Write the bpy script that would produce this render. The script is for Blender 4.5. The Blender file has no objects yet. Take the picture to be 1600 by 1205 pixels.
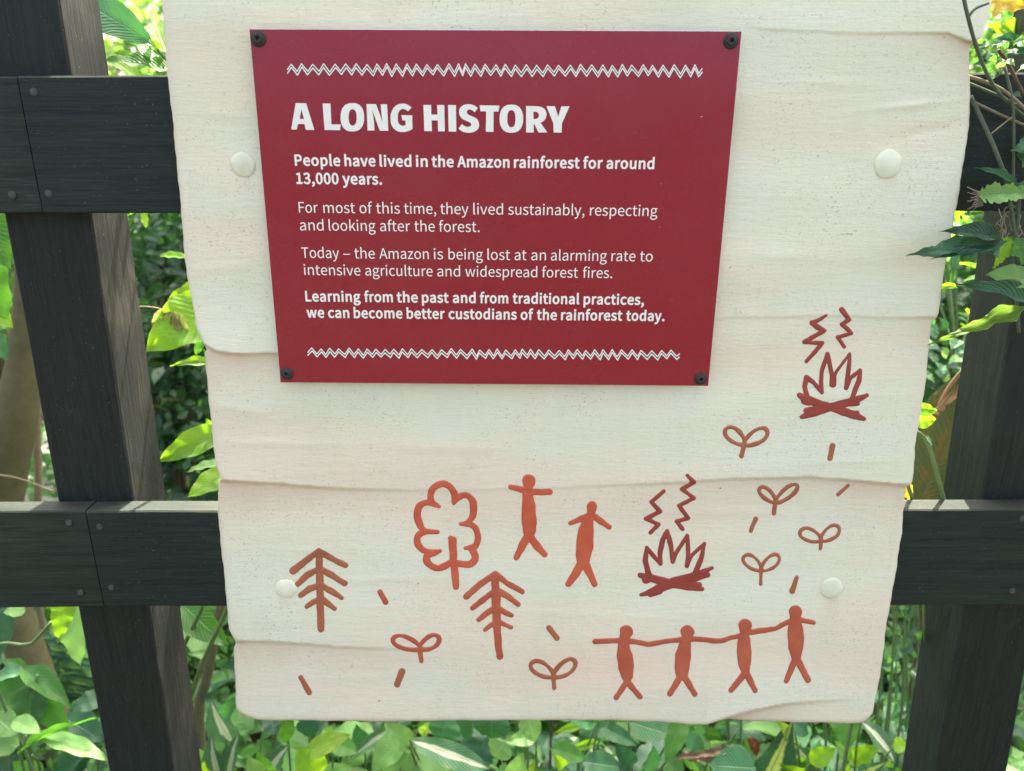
import bpy, bmesh, math, random, json
import numpy as np
from mathutils import Vector, Matrix
R = math.radians
random.seed(11); rng = np.random.default_rng(11)
SC = bpy.context.scene
COL = SC.collection

# ------------------------------------------------------------------ camera, sky, sun, exposure
F, CX, CY = 1203.0, 800.0, 602.5          # focal length in photo pixels, image centre
TH = R(18.2)                              # camera looks down by this much
CAM = Vector((0.0, -0.75, 1.35))
cam = bpy.data.objects.new('camera', bpy.data.cameras.new('camera')); COL.objects.link(cam)
cam.location = CAM; cam.rotation_euler = (R(90) - TH, R(0.25), 0)
cam.data.sensor_width = 36; cam.data.lens = 36 * F / 1600
cam.data.clip_start = 0.02; cam.data.clip_end = 400
cam.data.dof.use_dof = True; cam.data.dof.focus_distance = 0.77; cam.data.dof.aperture_fstop = 5.4
SC.camera = cam
W = bpy.data.worlds.new('World'); SC.world = W; W.use_nodes = True
nt = W.node_tree; bg = nt.nodes['Background']
sky = nt.nodes.new('ShaderNodeTexSky'); sky.sky_type = 'NISHITA'; sky.sun_disc = False
SUN_EL, SUN_AZ = 58, 12                    # azimuth from +Y (behind the fence) towards +X
sky.sun_elevation = R(SUN_EL); sky.sun_rotation = R(SUN_AZ); sky.dust_density = 7.0; sky.air_density = 0.3; sky.ozone_density = 0.0
tnt = nt.nodes.new('ShaderNodeMix'); tnt.data_type = 'RGBA'; tnt.blend_type = 'MULTIPLY'; tnt.inputs[0].default_value = 1
tnt.inputs[7].default_value = (0.99, 1.0, 0.94, 1)          # daylight under trees is a little green, all round
nt.links.new(sky.outputs[0], tnt.inputs[6]); nt.links.new(tnt.outputs[2], bg.inputs[0]); bg.inputs[1].default_value = 0.15
sl = bpy.data.lights.new('sun', 'SUN'); sun = bpy.data.objects.new('sun', sl); COL.objects.link(sun)
sl.energy = 3.0; sl.angle = R(0.6); sl.color = (1.0, 0.93, 0.8)
sd = Vector((math.sin(R(SUN_AZ)) * math.cos(R(SUN_EL)), math.cos(R(SUN_AZ)) * math.cos(R(SUN_EL)), math.sin(R(SUN_EL))))
sun.rotation_euler = sd.to_track_quat('Z', 'Y').to_euler()
SC.view_settings.view_transform = 'Standard'; SC.view_settings.look = 'None'
SC.view_settings.exposure = 3.14; SC.view_settings.gamma = 1; SC.view_settings.use_curve_mapping = False
SC.render.engine = 'CYCLES'; SC.cycles.max_bounces = 8; SC.cycles.transparent_max_bounces = 8
SC.cycles.use_denoising = True

# ------------------------------------------------------------------ helpers
CM = cam.rotation_euler.to_matrix()
AX, UP, FW = CM @ Vector((1, 0, 0)), CM @ Vector((0, 1, 0)), CM @ Vector((0, 0, -1))
def ray(u, v):
    return FW + AX * ((u - CX) / F) - UP * ((v - CY) / F)
def at(u, v, y=0.0):                      # the place at distance y behind the sign that shows at that pixel of the photo
    d = ray(u, v); return CAM + d * ((y - CAM.y) / d.y)
def at_np(u, v, y):
    a = (u - CX) / F; b = (v - CY) / F
    dx = FW.x + AX.x * a - UP.x * b; dy = FW.y + AX.y * a - UP.y * b; dz = FW.z + AX.z * a - UP.z * b
    t = (y - CAM.y) / dy
    return np.stack([CAM.x + dx * t, CAM.y + dy * t, CAM.z + dz * t], -1)
def mesh_obj(name, verts, faces, mat=None, parent=None, smooth=False, loc=None):
    me = bpy.data.meshes.new(name)
    vs = np.asarray(verts, dtype=float)
    if parent is not None: vs = vs - np.array(root_loc(parent))
    elif loc is not None: vs = vs - np.array(loc)
    me.from_pydata([tuple(v) for v in vs] if len(vs) < 4 else vs.tolist(), [], faces if isinstance(faces, list) else faces.tolist())
    if smooth: me.polygons.foreach_set('use_smooth', [True] * len(me.polygons))
    if mat: me.materials.append(mat)
    me.update()
    o = bpy.data.objects.new(name, me); COL.objects.link(o)
    if parent is not None: o.parent = parent
    elif loc is not None: o.location = loc
    return o
def root_loc(p):
    l = Vector((0, 0, 0))
    while p is not None: l = l + p.location; p = p.parent
    return l
def thing(name, label, cat, loc=(0, 0, 0), group=None):
    o = bpy.data.objects.new(name, None); COL.objects.link(o); o.location = loc
    o.empty_display_size = 0.05
    tag(o, label, cat, group); return o
def tag(o, label=None, cat=None, group=None, kind=None):
    if label: o['label'] = label
    if cat: o['category'] = cat
    if group: o['group'] = group
    if kind: o['kind'] = kind
    return o
def bm_obj(name, bm, mat, parent=None, smooth=False):
    me = bpy.data.meshes.new(name)
    if parent is not None: bmesh.ops.translate(bm, verts=bm.verts, vec=-root_loc(parent))
    bm.to_mesh(me); bm.free()
    if smooth: me.polygons.foreach_set('use_smooth', [True] * len(me.polygons))
    if mat: me.materials.append(mat)
    o = bpy.data.objects.new(name, me); COL.objects.link(o)
    if parent is not None: o.parent = parent
    return o
def tube(pts, rads, seg=8, cap=True):
    pts = [Vector(p) for p in pts]; n = len(pts); V = []; Fc = []
    for i, p in enumerate(pts):
        t = (pts[min(i + 1, n - 1)] - pts[max(i - 1, 0)]).normalized()
        a = t.cross(Vector((0.31, 0.9, 0.2))).normalized(); b = t.cross(a)
        r = rads[i] if hasattr(rads, '__len__') else rads
        for k in range(seg):
            q = 2 * math.pi * k / seg; V.append(p + (a * math.cos(q) + b * math.sin(q)) * r)
    for i in range(n - 1):
        for k in range(seg):
            k2 = (k + 1) % seg; Fc.append((i * seg + k, i * seg + k2, (i + 1) * seg + k2, (i + 1) * seg + k))
    if cap: Fc.append(tuple(range(seg))[::-1]); Fc.append(tuple((n - 1) * seg + k for k in range(seg)))
    return [tuple(v) for v in V], Fc
def smooth_path(pts, k=6):
    pts = [Vector(p) for p in pts]; out = []
    P = [pts[0] * 2 - pts[1]] + pts + [pts[-1] * 2 - pts[-2]]
    for i in range(1, len(P) - 2):
        for j in range(k):
            t = j / k; a, b, c, d = P[i - 1], P[i], P[i + 1], P[i + 2]
            out.append(0.5 * ((2 * b) + (c - a) * t + (2 * a - 5 * b + 4 * c - d) * t * t + (3 * b - a - 3 * c + d) * t ** 3))
    out.append(pts[-1]); return out
def lerp_path(path, k):
    s = np.linspace(0, len(path) - 1, k); return np.interp(s, range(len(path)), path)
def fn(pts, smooth=False):                 # piecewise function through points
    xs = np.array([p[0] for p in pts], float); ys = np.array([p[1] for p in pts], float)
    return lambda x: np.interp(x, xs, ys)

# ------------------------------------------------------------------ materials
def new_mat(name):
    m = bpy.data.materials.new(name); m.use_nodes = True
    n = m.node_tree; b = n.nodes['Principled BSDF']; return m, n, b
def N(n, t, **kw):
    o = n.nodes.new(t)
    for k, v in kw.items():
        if k.startswith('i_'):
            o.inputs[k[2:].replace('_', ' ')].default_value = v
        else: setattr(o, k, v)
    return o
def mixrgb(n, fac, a, b, blend='MIX'):
    m = n.nodes.new('ShaderNodeMix'); m.data_type = 'RGBA'; m.blend_type = blend
    for sock, val in ((m.inputs[0], fac), (m.inputs[6], a), (m.inputs[7], b)):
        if hasattr(val, 'is_linked') or hasattr(val, 'links'): n.links.new(val, sock)
        elif isinstance(val, (int, float)): sock.default_value = val
        else: sock.default_value = (*val, 1)
    return m.outputs[2]
def ramp(n, src, p0, p1, c0=(0, 0, 0), c1=(1, 1, 1)):
    r = n.nodes.new('ShaderNodeValToRGB'); r.color_ramp.elements[0].position = p0; r.color_ramp.elements[1].position = p1
    r.color_ramp.elements[0].color = (*c0, 1); r.color_ramp.elements[1].color = (*c1, 1)
    n.links.new(src, r.inputs[0]); return r.outputs[0]
def noise(n, scale, detail=4, stretch=(1, 1, 1), rough=0.55, off=(0, 0, 0), coord='Object'):
    tc = n.nodes.new('ShaderNodeTexCoord'); mp = n.nodes.new('ShaderNodeMapping')
    mp.inputs['Scale'].default_value = stretch; mp.inputs['Location'].default_value = off
    n.links.new(tc.outputs[coord], mp.inputs[0])
    t = n.nodes.new('ShaderNodeTexNoise'); t.inputs['Scale'].default_value = scale
    t.inputs['Detail'].default_value = detail; t.inputs['Roughness'].default_value = rough
    n.links.new(mp.outputs[0], t.inputs[0]); return t.outputs[0]
def bump(n, b, src, strength, dist, prev=None):
    bp = n.nodes.new('ShaderNodeBump'); bp.inputs['Strength'].default_value = strength; bp.inputs['Distance'].default_value = dist
    n.links.new(src, bp.inputs['Height'])
    if prev: n.links.new(prev, bp.inputs['Normal'])
    n.links.new(bp.outputs[0], b.inputs['Normal']); return bp.outputs[0]

def wood(name, c0, c1, cw, wear, grain=(60, 60, 2.2), specks=0.5, rough=0.62):
    """stained softwood; grain runs along the small stretch axis, grain=(x,y,z) multipliers"""
    m, n, b = new_mat(name)
    g1 = noise(n, 3.0, 6, grain, 0.62)
    g2 = noise(n, 9.0, 4, (grain[0], grain[1], grain[2]), 0.7, (3, 1, 2))
    big = noise(n, 7.0, 5, (1, 1, 1), 0.6, (1, 5, 2))
    g3 = noise(n, 26.0, 3, (grain[0] * .6, grain[1], grain[2] * (.6 if grain[2] < 3 else 1)), 0.6, (8, 4, 2))
    fade = noise(n, 2.6, 5, (1, 1, 1), 0.65, (11, 2, 7))
    c1b = (c1[0] * 1.35, c1[1] * 1.05, c1[2] * .9); c = mixrgb(n, ramp(n, g1, 0.35, 0.68), c0, mixrgb(n, ramp(n, fade, 0.40, 0.66), c1, c1b))
    c = mixrgb(n, ramp(n, fade, 0.50, 0.80, (0, 0, 0), (.35, .35, .35)), c, tuple(x * 1.8 for x in c1b))
    c = mixrgb(n, ramp(n, g3, 0.40, 0.70, (0, 0, 0), (.55, .55, .55)), c, tuple(x * 1.7 for x in c1))
    c = mixrgb(n, ramp(n, g2, 0.30, 0.36, (.8, .8, .8), (0, 0, 0)), c, tuple(x * .4 for x in c0))
    wmask = mixrgb(n, 1.0, ramp(n, big, 0.62 - wear * 0.3, 0.95 - wear * 0.3), ramp(n, g2, 0.42, 0.66), 'MULTIPLY')
    c = mixrgb(n, wmask, c, cw)
    sp = noise(n, 420.0, 1, (1, 1, 1), 0.4, (7, 3, 1))
    c = mixrgb(n, ramp(n, sp, 0.74, 0.80, (0, 0, 0), (.7, .7, .7)), c, tuple(min(1, x * 1.0 + 0.09 * specks) for x in cw))
    n.links.new(c, b.inputs['Base Color'])
    b.inputs['Roughness'].default_value = rough; b.inputs['Specular IOR Level'].default_value = 0.3
    p = bump(n, b, g1, 0.55, 0.0022)
    bump(n, b, g2, 0.5, 0.0008, p)
    return m
M_rail = wood('dark_stained_rail', (.0036, .0088, .0072), (.0105, .023, .0182), (.055, .075, .065), 0.25, (2.0, 60, 45))
M_rail2 = wood('dark_stained_rail_worn', (.0046, .0098, .0076), (.0145, .025, .0185), (.065, .08, .062), 0.5, (2.0, 60, 45))
M_post = wood('dark_stained_post', (.0036, .0072, .006), (.0098, .0172, .0138), (.04, .05, .045), 0.2, (45, 45, 2.0), specks=1)
M_side = wood('weathered_post_side', (.005, .0065, .006), (.019, .022, .020), (.15, .135, .115), 0.5, (70, 70, 1.6), rough=0.75)
M_side_dark = wood('stained_post_side', (.005, .010, .009), (.015, .024, .021), (.05, .06, .052), 0.3, (70, 70, 1.6), rough=0.7)
M_edge = wood('bare_top_edge', (.008, .012, .010), (.024, .032, .024), (.06, .062, .045), 0.5, (2.0, 60, 60), rough=0.8)

# moulded cream board
M_board, n, b = new_mat('cream_moulded_board')
mott = noise(n, 6, 5, (1, 1, 2.2), 0.6)
c = mixrgb(n, ramp(n, mott, 0.3, 0.72), (.765, .765, .555), (.73, .79, .62))
mo2 = noise(n, 2.6, 3, (1, 1, 3.0), 0.5, (4, 2, 9))
c = mixrgb(n, ramp(n, mo2, 0.48, 0.72), c, (.82, .705, .53))
at_ = N(n, 'ShaderNodeAttribute', attribute_name='stain_shade')
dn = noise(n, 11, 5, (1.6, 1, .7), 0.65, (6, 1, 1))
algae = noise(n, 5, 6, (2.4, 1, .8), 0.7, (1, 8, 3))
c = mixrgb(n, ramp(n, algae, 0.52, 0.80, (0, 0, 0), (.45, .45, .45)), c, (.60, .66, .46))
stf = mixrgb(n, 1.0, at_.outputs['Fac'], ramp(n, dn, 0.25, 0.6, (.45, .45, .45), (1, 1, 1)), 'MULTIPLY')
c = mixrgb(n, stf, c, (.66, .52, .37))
streak = noise(n, 14, 4, (1.2, 1, 14), 0.65, (2, 2, 2))
c = mixrgb(n, ramp(n, streak, 0.60, 0.80, (0, 0, 0), (.22, .22, .22)), c, (.58, .57, .47))
sp1 = noise(n, 330, 2, (.7, 1, 1), 0.5); spm = noise(n, 18, 3, (1, 1, 1.6), 0.6, (9, 9, 9))
spk = mixrgb(n, 1.0, ramp(n, sp1, 0.675, 0.73), ramp(n, spm, 0.48, 0.72), 'MULTIPLY')
c = mixrgb(n, spk, c, (.36, .35, .28))
sp3 = noise(n, 480, 2, (.8, 1, 1), 0.5, (2, 6, 1))
spm2 = noise(n, 9, 4, (1, 1, 1.3), 0.7, (4, 9, 2))
c = mixrgb(n, mixrgb(n, 1.0, ramp(n, sp3, 0.62, 0.70), ramp(n, spm2, 0.40, 0.72), 'MULTIPLY'), c, (.42, .39, .30))
sp2 = noise(n, 120, 1, (.8, 1, 1), 0.5, (5, 5, 5))
c = mixrgb(n, ramp(n, sp2, 0.835, 0.85), c, (.17, .16, .14))
n.links.new(c, b.inputs['Base Color'])
b.inputs['Roughness'].default_value = 0.5; b.inputs['Specular IOR Level'].default_value = 0.3
fine = noise(n, 150, 4, (.45, 1, 2.2), 0.75); p = bump(n, b, fine, 0.55, 0.0011)
weave = noise(n, 620, 2, (.5, 1, 1.8), 0.6); p = bump(n, b, weave, 0.35, 0.0005, p)
mid = noise(n, 16, 5, (.5, 1, 2.6), 0.6, (3, 3, 3)); p = bump(n, b, mid, 0.2, 0.005, p)
bump(n, b, sp1, 0.12, 0.0008, p)

def paint(name, c0, c1):
    m, n, b = new_mat(name)
    a = noise(n, 30, 4, (1, 1, 1), 0.6)
    c = mixrgb(n, ramp(n, a, 0.35, 0.7), c0, c1)
    s = noise(n, 200, 2, (1, 1, 1), 0.5)
    c = mixrgb(n, ramp(n, s, 0.68, 0.74, (0, 0, 0), (.5, .5, .5)), c, tuple(min(1, x * 1.5) for x in c1))
    n.links.new(c, b.inputs['Base Color']); b.inputs['Roughness'].default_value = 0.5
    b.inputs['Specular IOR Level'].default_value = 0.35
    f = noise(n, 150, 4, (.5, 1, 1.6), 0.7); bump(n, b, f, 0.3, 0.0008)
    return m
P_red = paint('brick_red_paint', (.27, .048, .034), (.34, .068, .046))
P_coral = paint('coral_paint', (.50, .095, .045), (.60, .14, .07))
P_coral2 = paint('dusty_coral_paint', (.42, .095, .048), (.50, .135, .07))
P_brown = paint('terracotta_paint', (.34, .11, .052), (.42, .15, .072))

M_panel, n, b = new_mat('dark_red_panel_face')
a = noise(n, 260, 3, (1, 1, 1), 0.6)
c = mixrgb(n, ramp(n, a, 0.3, 0.7), (.245, .0042, .017), (.272, .007, .023))
dsp = noise(n, 300, 1, (1, 1, 1), 0.5, (9, 2, 2)); c = mixrgb(n, ramp(n, dsp, 0.80, 0.83, (0, 0, 0), (.5, .5, .5)), c, (.5, .3, .3))
dst = noise(n, 5, 6, (1, 1, 1.5), 0.7, (2, 2, 8)); c = mixrgb(n, ramp(n, dst, 0.40, 0.95, (0, 0, 0), (.07, .07, .07)), c, (.42, .30, .28))
n.links.new(c, b.inputs['Base Color'])
pr = noise(n, 7, 5, (1, 1, 2.0), 0.6, (3, 3, 3)); b.inputs['Specular IOR Level'].default_value = 0.5
mr = n.nodes.new('ShaderNodeMapRange'); mr.inputs[1].default_value = 0.3; mr.inputs[2].default_value = 0.7; mr.inputs[3].default_value = 0.21; mr.inputs[4].default_value = 0.30
n.links.new(pr, mr.inputs[0]); n.links.new(mr.outputs[0], b.inputs['Roughness'])
bump(n, b, a, 0.10, 0.0004)
def plain(name, col, rough=0.5, metal=0.0, spec=0.5, bumpy=None, var=.18):
    m, n, b = new_mat(name)
    a = noise(n, bumpy or 60, 4, (1, 1, 1), 0.6)
    c = mixrgb(n, ramp(n, a, 0.3, 0.7), tuple(x * (1 - var) for x in col), tuple(min(1, x * (1 + var * .66)) for x in col))
    n.links.new(c, b.inputs['Base Color'])
    b.inputs['Roughness'].default_value = rough; b.inputs['Metallic'].default_value = metal; b.inputs['Specular IOR Level'].default_value = spec
    if bumpy: bump(n, b, a, 0.4, 0.001)
    return m
M_white = plain('white_print', (.90, .88, .80), 0.45, var=.04)
M_title = plain('white_title_print', (.84, .86, .77), 0.42, var=.05)
M_grey = plain('dark_grey_print', (.07, .07, .065), 0.5)
M_pedge = plain('pale_panel_edge', (.62, .55, .50), 0.5)
M_rubber = plain('black_screw_cap', (.035, .033, .029), 0.6, 0, .4, 500, .6)
M_steel = plain('dull_steel', (.035, .042, .038), 0.5, 0.0, .5, 300)
M_bark = plain('olive_bark', (.12, .115, .06), 0.85, 0, .2, 40)
M_bark2 = plain('brown_bark', (.10, .07, .045), 0.85, 0, .2, 60)
M_twig = plain('dry_twig', (.22, .19, .12), 0.8, 0, .2, 90)
M_stem = plain('green_stem', (.10, .17, .06), 0.55, 0, .4, 90)
M_soil = plain('leaf_litter_soil', (.045, .040, .026), 0.95, 0, .1, 14)
M_root = plain('pale_dry_roots', (.30, .26, .19), 0.9, 0, .1, 90)

def leaf_mat(name, col, vein, trans, tf=0.45, rough=0.42, stripe=None, blotch=None, attr=False, veins=14, spec=0.45):
    m, n, b = new_mat(name)
    tc = n.nodes.new('ShaderNodeTexCoord'); sep = n.nodes.new('ShaderNodeSeparateXYZ'); n.links.new(tc.outputs['UV'], sep.inputs[0])
    def mth(op, a, bb=None):
        q = n.nodes.new('ShaderNodeMath'); q.operation = op
        for i, v in enumerate((a, bb)):
            if v is None: continue
            if isinstance(v, (int, float)): q.inputs[i].default_value = v
            else: n.links.new(v, q.inputs[i])
        return q.outputs[0]
    s = mth('ABSOLUTE', mth('SUBTRACT', sep.outputs[1], 0.5))       # 0 midrib .. 0.5 edge
    oi = n.nodes.new('ShaderNodeObjectInfo')
    if attr:
        aa = N(n, 'ShaderNodeAttribute', attribute_name='tint'); rnd = aa.outputs['Fac']
    else: rnd = oi.outputs['Random']
    dark = tuple(x * 0.62 for x in col); lite = (min(1, col[0] * 1.55), min(1, col[1] * 1.35), col[2] * 1.25)
    c = mixrgb(n, rnd, dark, lite)
    bl = noise(n, 3.2, 4, (1, 1, 1), 0.6, coord='UV')
    c = mixrgb(n, ramp(n, bl, 0.35, 0.75, (0, 0, 0), (.6, .6, .6)), c, tuple(x * 1.35 for x in col))
    if not attr:
        spn = noise(n, 26, 3, (1, 1, 1), 0.6, (5, 5, 0), coord='UV'); c = mixrgb(n, ramp(n, spn, 0.66, 0.72, (0, 0, 0), (.7, .7, .7)), c, (.12, .10, .035))
        edge = ramp(n, s, 0.40, 0.5); wn = noise(n, 7, 4, (1, 1, 1), 0.6, (1, 5, 0), coord='UV')
        c = mixrgb(n, mixrgb(n, 1.0, edge, ramp(n, wn, 0.52, 0.62), 'MULTIPLY'), c, (.26, .21, .07))
        vv = mth('SINE', mth('MULTIPLY', mth('SUBTRACT', sep.outputs[0], mth('MULTIPLY', s, 0.55)), veins * 6.283))
        side = ramp(n, vv, 0.90, 1.0)
        midr = ramp(n, s, 0.0, 0.035, (1, 1, 1), (0, 0, 0))
        if stripe:
            wob = mth('MULTIPLY', mth('SUBTRACT', noise(n, 5, 3, (1, .3, 1), 0.5, coord='UV'), 0.5), 0.30)
            sm = ramp(n, mth('ADD', s, wob), 0.10, 0.15, (1, 1, 1), (0, 0, 0))
            c = mixrgb(n, sm, c, stripe)
        if blotch:
            bn = noise(n, 4.0, 5, (1, 1.6, 1), 0.6, (3, 1, 0), coord='UV')
            c = mixrgb(n, ramp(n, bn, 0.52, 0.62), c, blotch)
            bn2 = noise(n, 38.0, 2, (1, 1, 1), 0.6, (1, 1, 0), coord='UV')
            c = mixrgb(n, ramp(n, bn2, 0.62, 0.68), c, tuple(x * 0.6 for x in blotch))
        c = mixrgb(n, mth('MULTIPLY', side, 0.45), c, vein)
        c = mixrgb(n, mth('MULTIPLY', midr, 0.8), c, vein)
        hgt = mth('ADD', mth('MULTIPLY', vv, 0.35), mth('MULTIPLY', midr, -1.2))
        bump(n, b, hgt, 0.5, 0.0012)
    n.links.new(c, b.inputs['Base Color']); b.inputs['Roughness'].default_value = rough; b.inputs['Specular IOR Level'].default_value = spec
    tr = n.nodes.new('ShaderNodeBsdfTranslucent')
    tcx = mixrgb(n, rnd, tuple(x * 0.75 for x in trans), tuple(min(1, x * 1.2) for x in trans))
    if not attr:
        tcx = mixrgb(n, mth('MULTIPLY', mth('MAXIMUM', side, midr), 0.5), tcx, tuple(x * 0.45 for x in trans))
        if stripe or blotch: tcx = mixrgb(n, 0.6, tcx, c)
    n.links.new(tcx, tr.inputs[0])
    mx = n.nodes.new('ShaderNodeMixShader'); mx.inputs[0].default_value = tf
    n.links.new(b.outputs[0], mx.inputs[1]); n.links.new(tr.outputs[0], mx.inputs[2])
    out = [q for q in n.nodes if q.type == 'OUTPUT_MATERIAL'][0]; n.links.new(mx.outputs[0], out.inputs[0])
    return m
L_mid = leaf_mat('mid_green_leaf', (.045, .16, .03), (.12, .28, .07), (.16, .46, .03))
L_dark = leaf_mat('dark_green_leaf', (.022, .085, .045), (.05, .14, .07), (.05, .20, .06), 0.25)
L_teal = leaf_mat('blue_green_leaf', (.030, .125, .05), (.08, .23, .11), (.09, .32, .06), 0.25)
L_lime = leaf_mat('lime_leaf', (.10, .24, .03), (.20, .38, .06), (.40, .72, .02), 0.62)
L_pale = leaf_mat('pale_green_leaf', (.13, .30, .085), (.28, .45, .17), (.28, .55, .10), 0.35)
L_cream = leaf_mat('cream_dried_leaf', (.50, .52, .28), (.36, .34, .12), (.50, .50, .15), 0.3, blotch=(.40, .36, .10))
L_yellow = leaf_mat('yellow_leaf', (.55, .40, .03), (.40, .30, .03), (.75, .55, .02), 0.5, blotch=(.55, .36, .02))
L_limey = leaf_mat('yellow_lime_leaf', (.14, .29, .04), (.28, .42, .08), (.32, .58, .04), 0.45, blotch=(.34, .42, .05))
L_brown = leaf_mat('dry_brown_leaf', (.22, .16, .10), (.12, .08, .05), (.20, .14, .08), 0.15, rough=0.8)
L_decay = leaf_mat('decaying_olive_leaf', (.040, .062, .028), (.07, .085, .035), (.05, .07, .02), 0.12, rough=.6, blotch=(.11, .075, .022), veins=26)
L_var = leaf_mat('variegated_leaf', (.025, .09, .045), (.10, .20, .08), (.08, .25, .06), 0.25, stripe=(.50, .60, .14))
L_varw = leaf_mat('cream_variegated_leaf', (.05, .16, .07), (.35, .42, .25), (.15, .35, .1), 0.25, stripe=(.62, .66, .46))
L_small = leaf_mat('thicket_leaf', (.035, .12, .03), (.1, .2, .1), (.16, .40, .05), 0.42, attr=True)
L_cover = leaf_mat('ground_cover_leaf', (.045, .15, .035), (.1, .2, .1), (.16, .42, .04), 0.4, attr=True)
L_olive = leaf_mat('olive_young_leaf', (.24, .27, .11), (.28, .30, .14), (.30, .36, .08), 0.45)
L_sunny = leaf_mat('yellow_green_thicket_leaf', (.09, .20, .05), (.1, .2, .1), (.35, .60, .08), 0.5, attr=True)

# ------------------------------------------------------------------ the ground and the bank behind
def ground_z(x, y):
    z = 0.02 * np.sin(x * 3.1 + 1) * np.cos(y * 2.7) + 0.015 * np.sin(x * 7 + y * 5)
    s = np.clip((y - 2.0) / 5.5, 0, 1); return z + 2.2 * s * s * (3 - 2 * s)
gx = np.concatenate([np.linspace(-150, -8, 12), np.linspace(-7, 7, 90), np.linspace(8, 150, 12)])
gy = np.concatenate([np.linspace(-150, -4, 12), np.linspace(-3.5, 9, 90), np.linspace(10, 200, 12)])
GX, GY = np.meshgrid(gx, gy); GZ = ground_z(GX, GY)
nx, ny = len(gx), len(gy)
idx = np.arange(nx * ny).reshape(ny, nx)
fc = np.stack([idx[:-1, :-1], idx[:-1, 1:], idx[1:, 1:], idx[1:, :-1]], -1).reshape(-1, 4)
g = mesh_obj('ground', np.stack([GX, GY, GZ], -1).reshape(-1, 3), fc, M_soil, smooth=True); tag(g, kind='structure')
M_path = plain('pale_gravel_path', (.30, .29, .27), 0.9, 0, .1, 120)
px = np.linspace(-5, -0.9, 26); V = []
for x in px:
    yc = 2.35 + 0.25 * math.sin(x * 1.3)
    for k in (-1, -.5, 0, .5, 1): V.append((x, yc + k * 0.33, float(ground_z(x, yc + k * 0.33)) + 0.012))
Fp = [(i * 5 + k, (i + 1) * 5 + k, (i + 1) * 5 + k + 1, i * 5 + k + 1) for i in range(len(px) - 1) for k in range(4)]
tag(mesh_obj('path', V, Fp, M_path), kind='structure')

# ------------------------------------------------------------------ the fence
fence = thing('wooden_fence', 'dark stained timber fence of square posts and two wide rails behind the cream sign', 'fence', (0, 0.04, 0))
YR0, YR1 = 0.013, 0.039                   # front and back of the rails
PD = 0.076                                # post depth
def board_mesh(name, x0, x1, zt0, zb0, zt1, zb1, y0, y1, mats, parent, seg=24):
    """a sawn board: profile edges wander a little, long edges eased"""
    V = []; e = 0.0016
    prof = lambda zt, zb: [(y0, zb + e), (y0, zt - e), (y0 + e, zt), (y1 - e, zt), (y1, zt - e), (y1, zb + e), (y1 - e, zb), (y0 + e, zb)]
    for i in range(seg + 1):
        t = i / seg; x = x0 + (x1 - x0) * t
        w1, w2 = random.uniform(-.0004, .0004), random.uniform(-.0004, .0004)
        for (y, z) in prof(zt0 + (zt1 - zt0) * t + w1, zb0 + (zb1 - zb0) * t + w2): V.append((x, y, z))
    Fc = []; mi = []
    for i in range(seg):
        for k in range(8):
            k2 = (k + 1) % 8; Fc.append((i * 8 + k, i * 8 + k2, (i + 1) * 8 + k2, (i + 1) * 8 + k)); mi.append(1 if k in (1, 2) else 0)
    Fc.append(tuple(range(8))[::-1]); Fc.append(tuple(seg * 8 + k for k in range(8))); mi += [0, 0]
    o = mesh_obj(name, V, Fc, None, parent)
    for m in mats: o.data.materials.append(m)
    o.data.polygons.foreach_set('material_index', mi); o.data.update()
    return o
def zz(u, v, y=YR0): return at(u, v, y).z
def xx(u, v, y=YR0): return at(u, v, y).x
# seams between the boards
xs_t = xx(46, 225); xs_b = xx(146, 865)
top_l = board_mesh('rail', -1.6, xs_t - 0.0008, zz(0, 119), zz(0, 333), zz(22, 119), zz(50, 333), YR0 + .0012, YR1, (M_rail2, M_edge), fence, 12)
top_m = board_mesh('rail', xs_t + 0.0008, 1.6, zz(60, 118), zz(60, 334), zz(1560, 118), zz(1560, 333), YR0, YR1, (M_rail, M_edge), fence, 30)
bot_l = board_mesh('rail', -1.6, xs_b - 0.0008, zz(0, 800), zz(0, 953), zz(130, 799), zz(150, 950), YR0 + .001, YR1, (M_rail2, M_edge), fence, 12)
bot_m = board_mesh('rail', xs_b + 0.0008, 1.6, zz(150, 799), zz(200, 948), zz(1560, 799), zz(1560, 949), YR0, YR1, (M_rail, M_edge), fence, 30)
def post(xl_top, xr_top, xl_bot, xr_bot, ztop, side_right, ms):
    V = []; Fc = []; mi = []; seg = 30; e = .0018
    for i in range(seg + 1):
        t = i / seg; z = ztop * t - 0.05 * (1 - t)
        f = (z - ZB) / (ZT - ZB)
        xl = xl_bot + (xl_top - xl_bot) * f + random.uniform(-.0004, .0004); xr = xr_bot + (xr_top - xr_bot) * f + random.uniform(-.0004, .0004)
        y0 = YR1 + 0.0005; y1 = y0 + PD
        for (x, y) in [(xl + e, y0), (xr - e, y0), (xr, y0 + e), (xr, y1 - e), (xr - e, y1), (xl + e, y1), (xl, y1 - e), (xl, y0 + e)]: V.append((x, y, z))
    for i in range(seg):
        for k in range(8):
            k2 = (k + 1) % 8; Fc.append((i * 8 + k, i * 8 + k2, (i + 1) * 8 + k2, (i + 1) * 8 + k))
            mi.append(1 if k in ((1, 2) if side_right else (6, 7)) else 0)
    Fc.append(tuple(range(8))[::-1]); Fc.append(tuple(seg * 8 + k for k in range(8))); mi += [0, 0]
    o = mesh_obj('post', V, Fc, None, fence)
    for m in (M_post, ms): o.data.materials.append(m)
    o.data.polygons.foreach_set('material_index', mi); o.data.update(); return o
ZT, ZB = at(100, 300, YR1).z, at(200, 1100, YR1).z
post(xx(-1, 300, YR1), xx(137, 300, YR1), xx(150, 1100, YR1), xx(256, 1100, YR1), 1.62, True, M_side)
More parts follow.
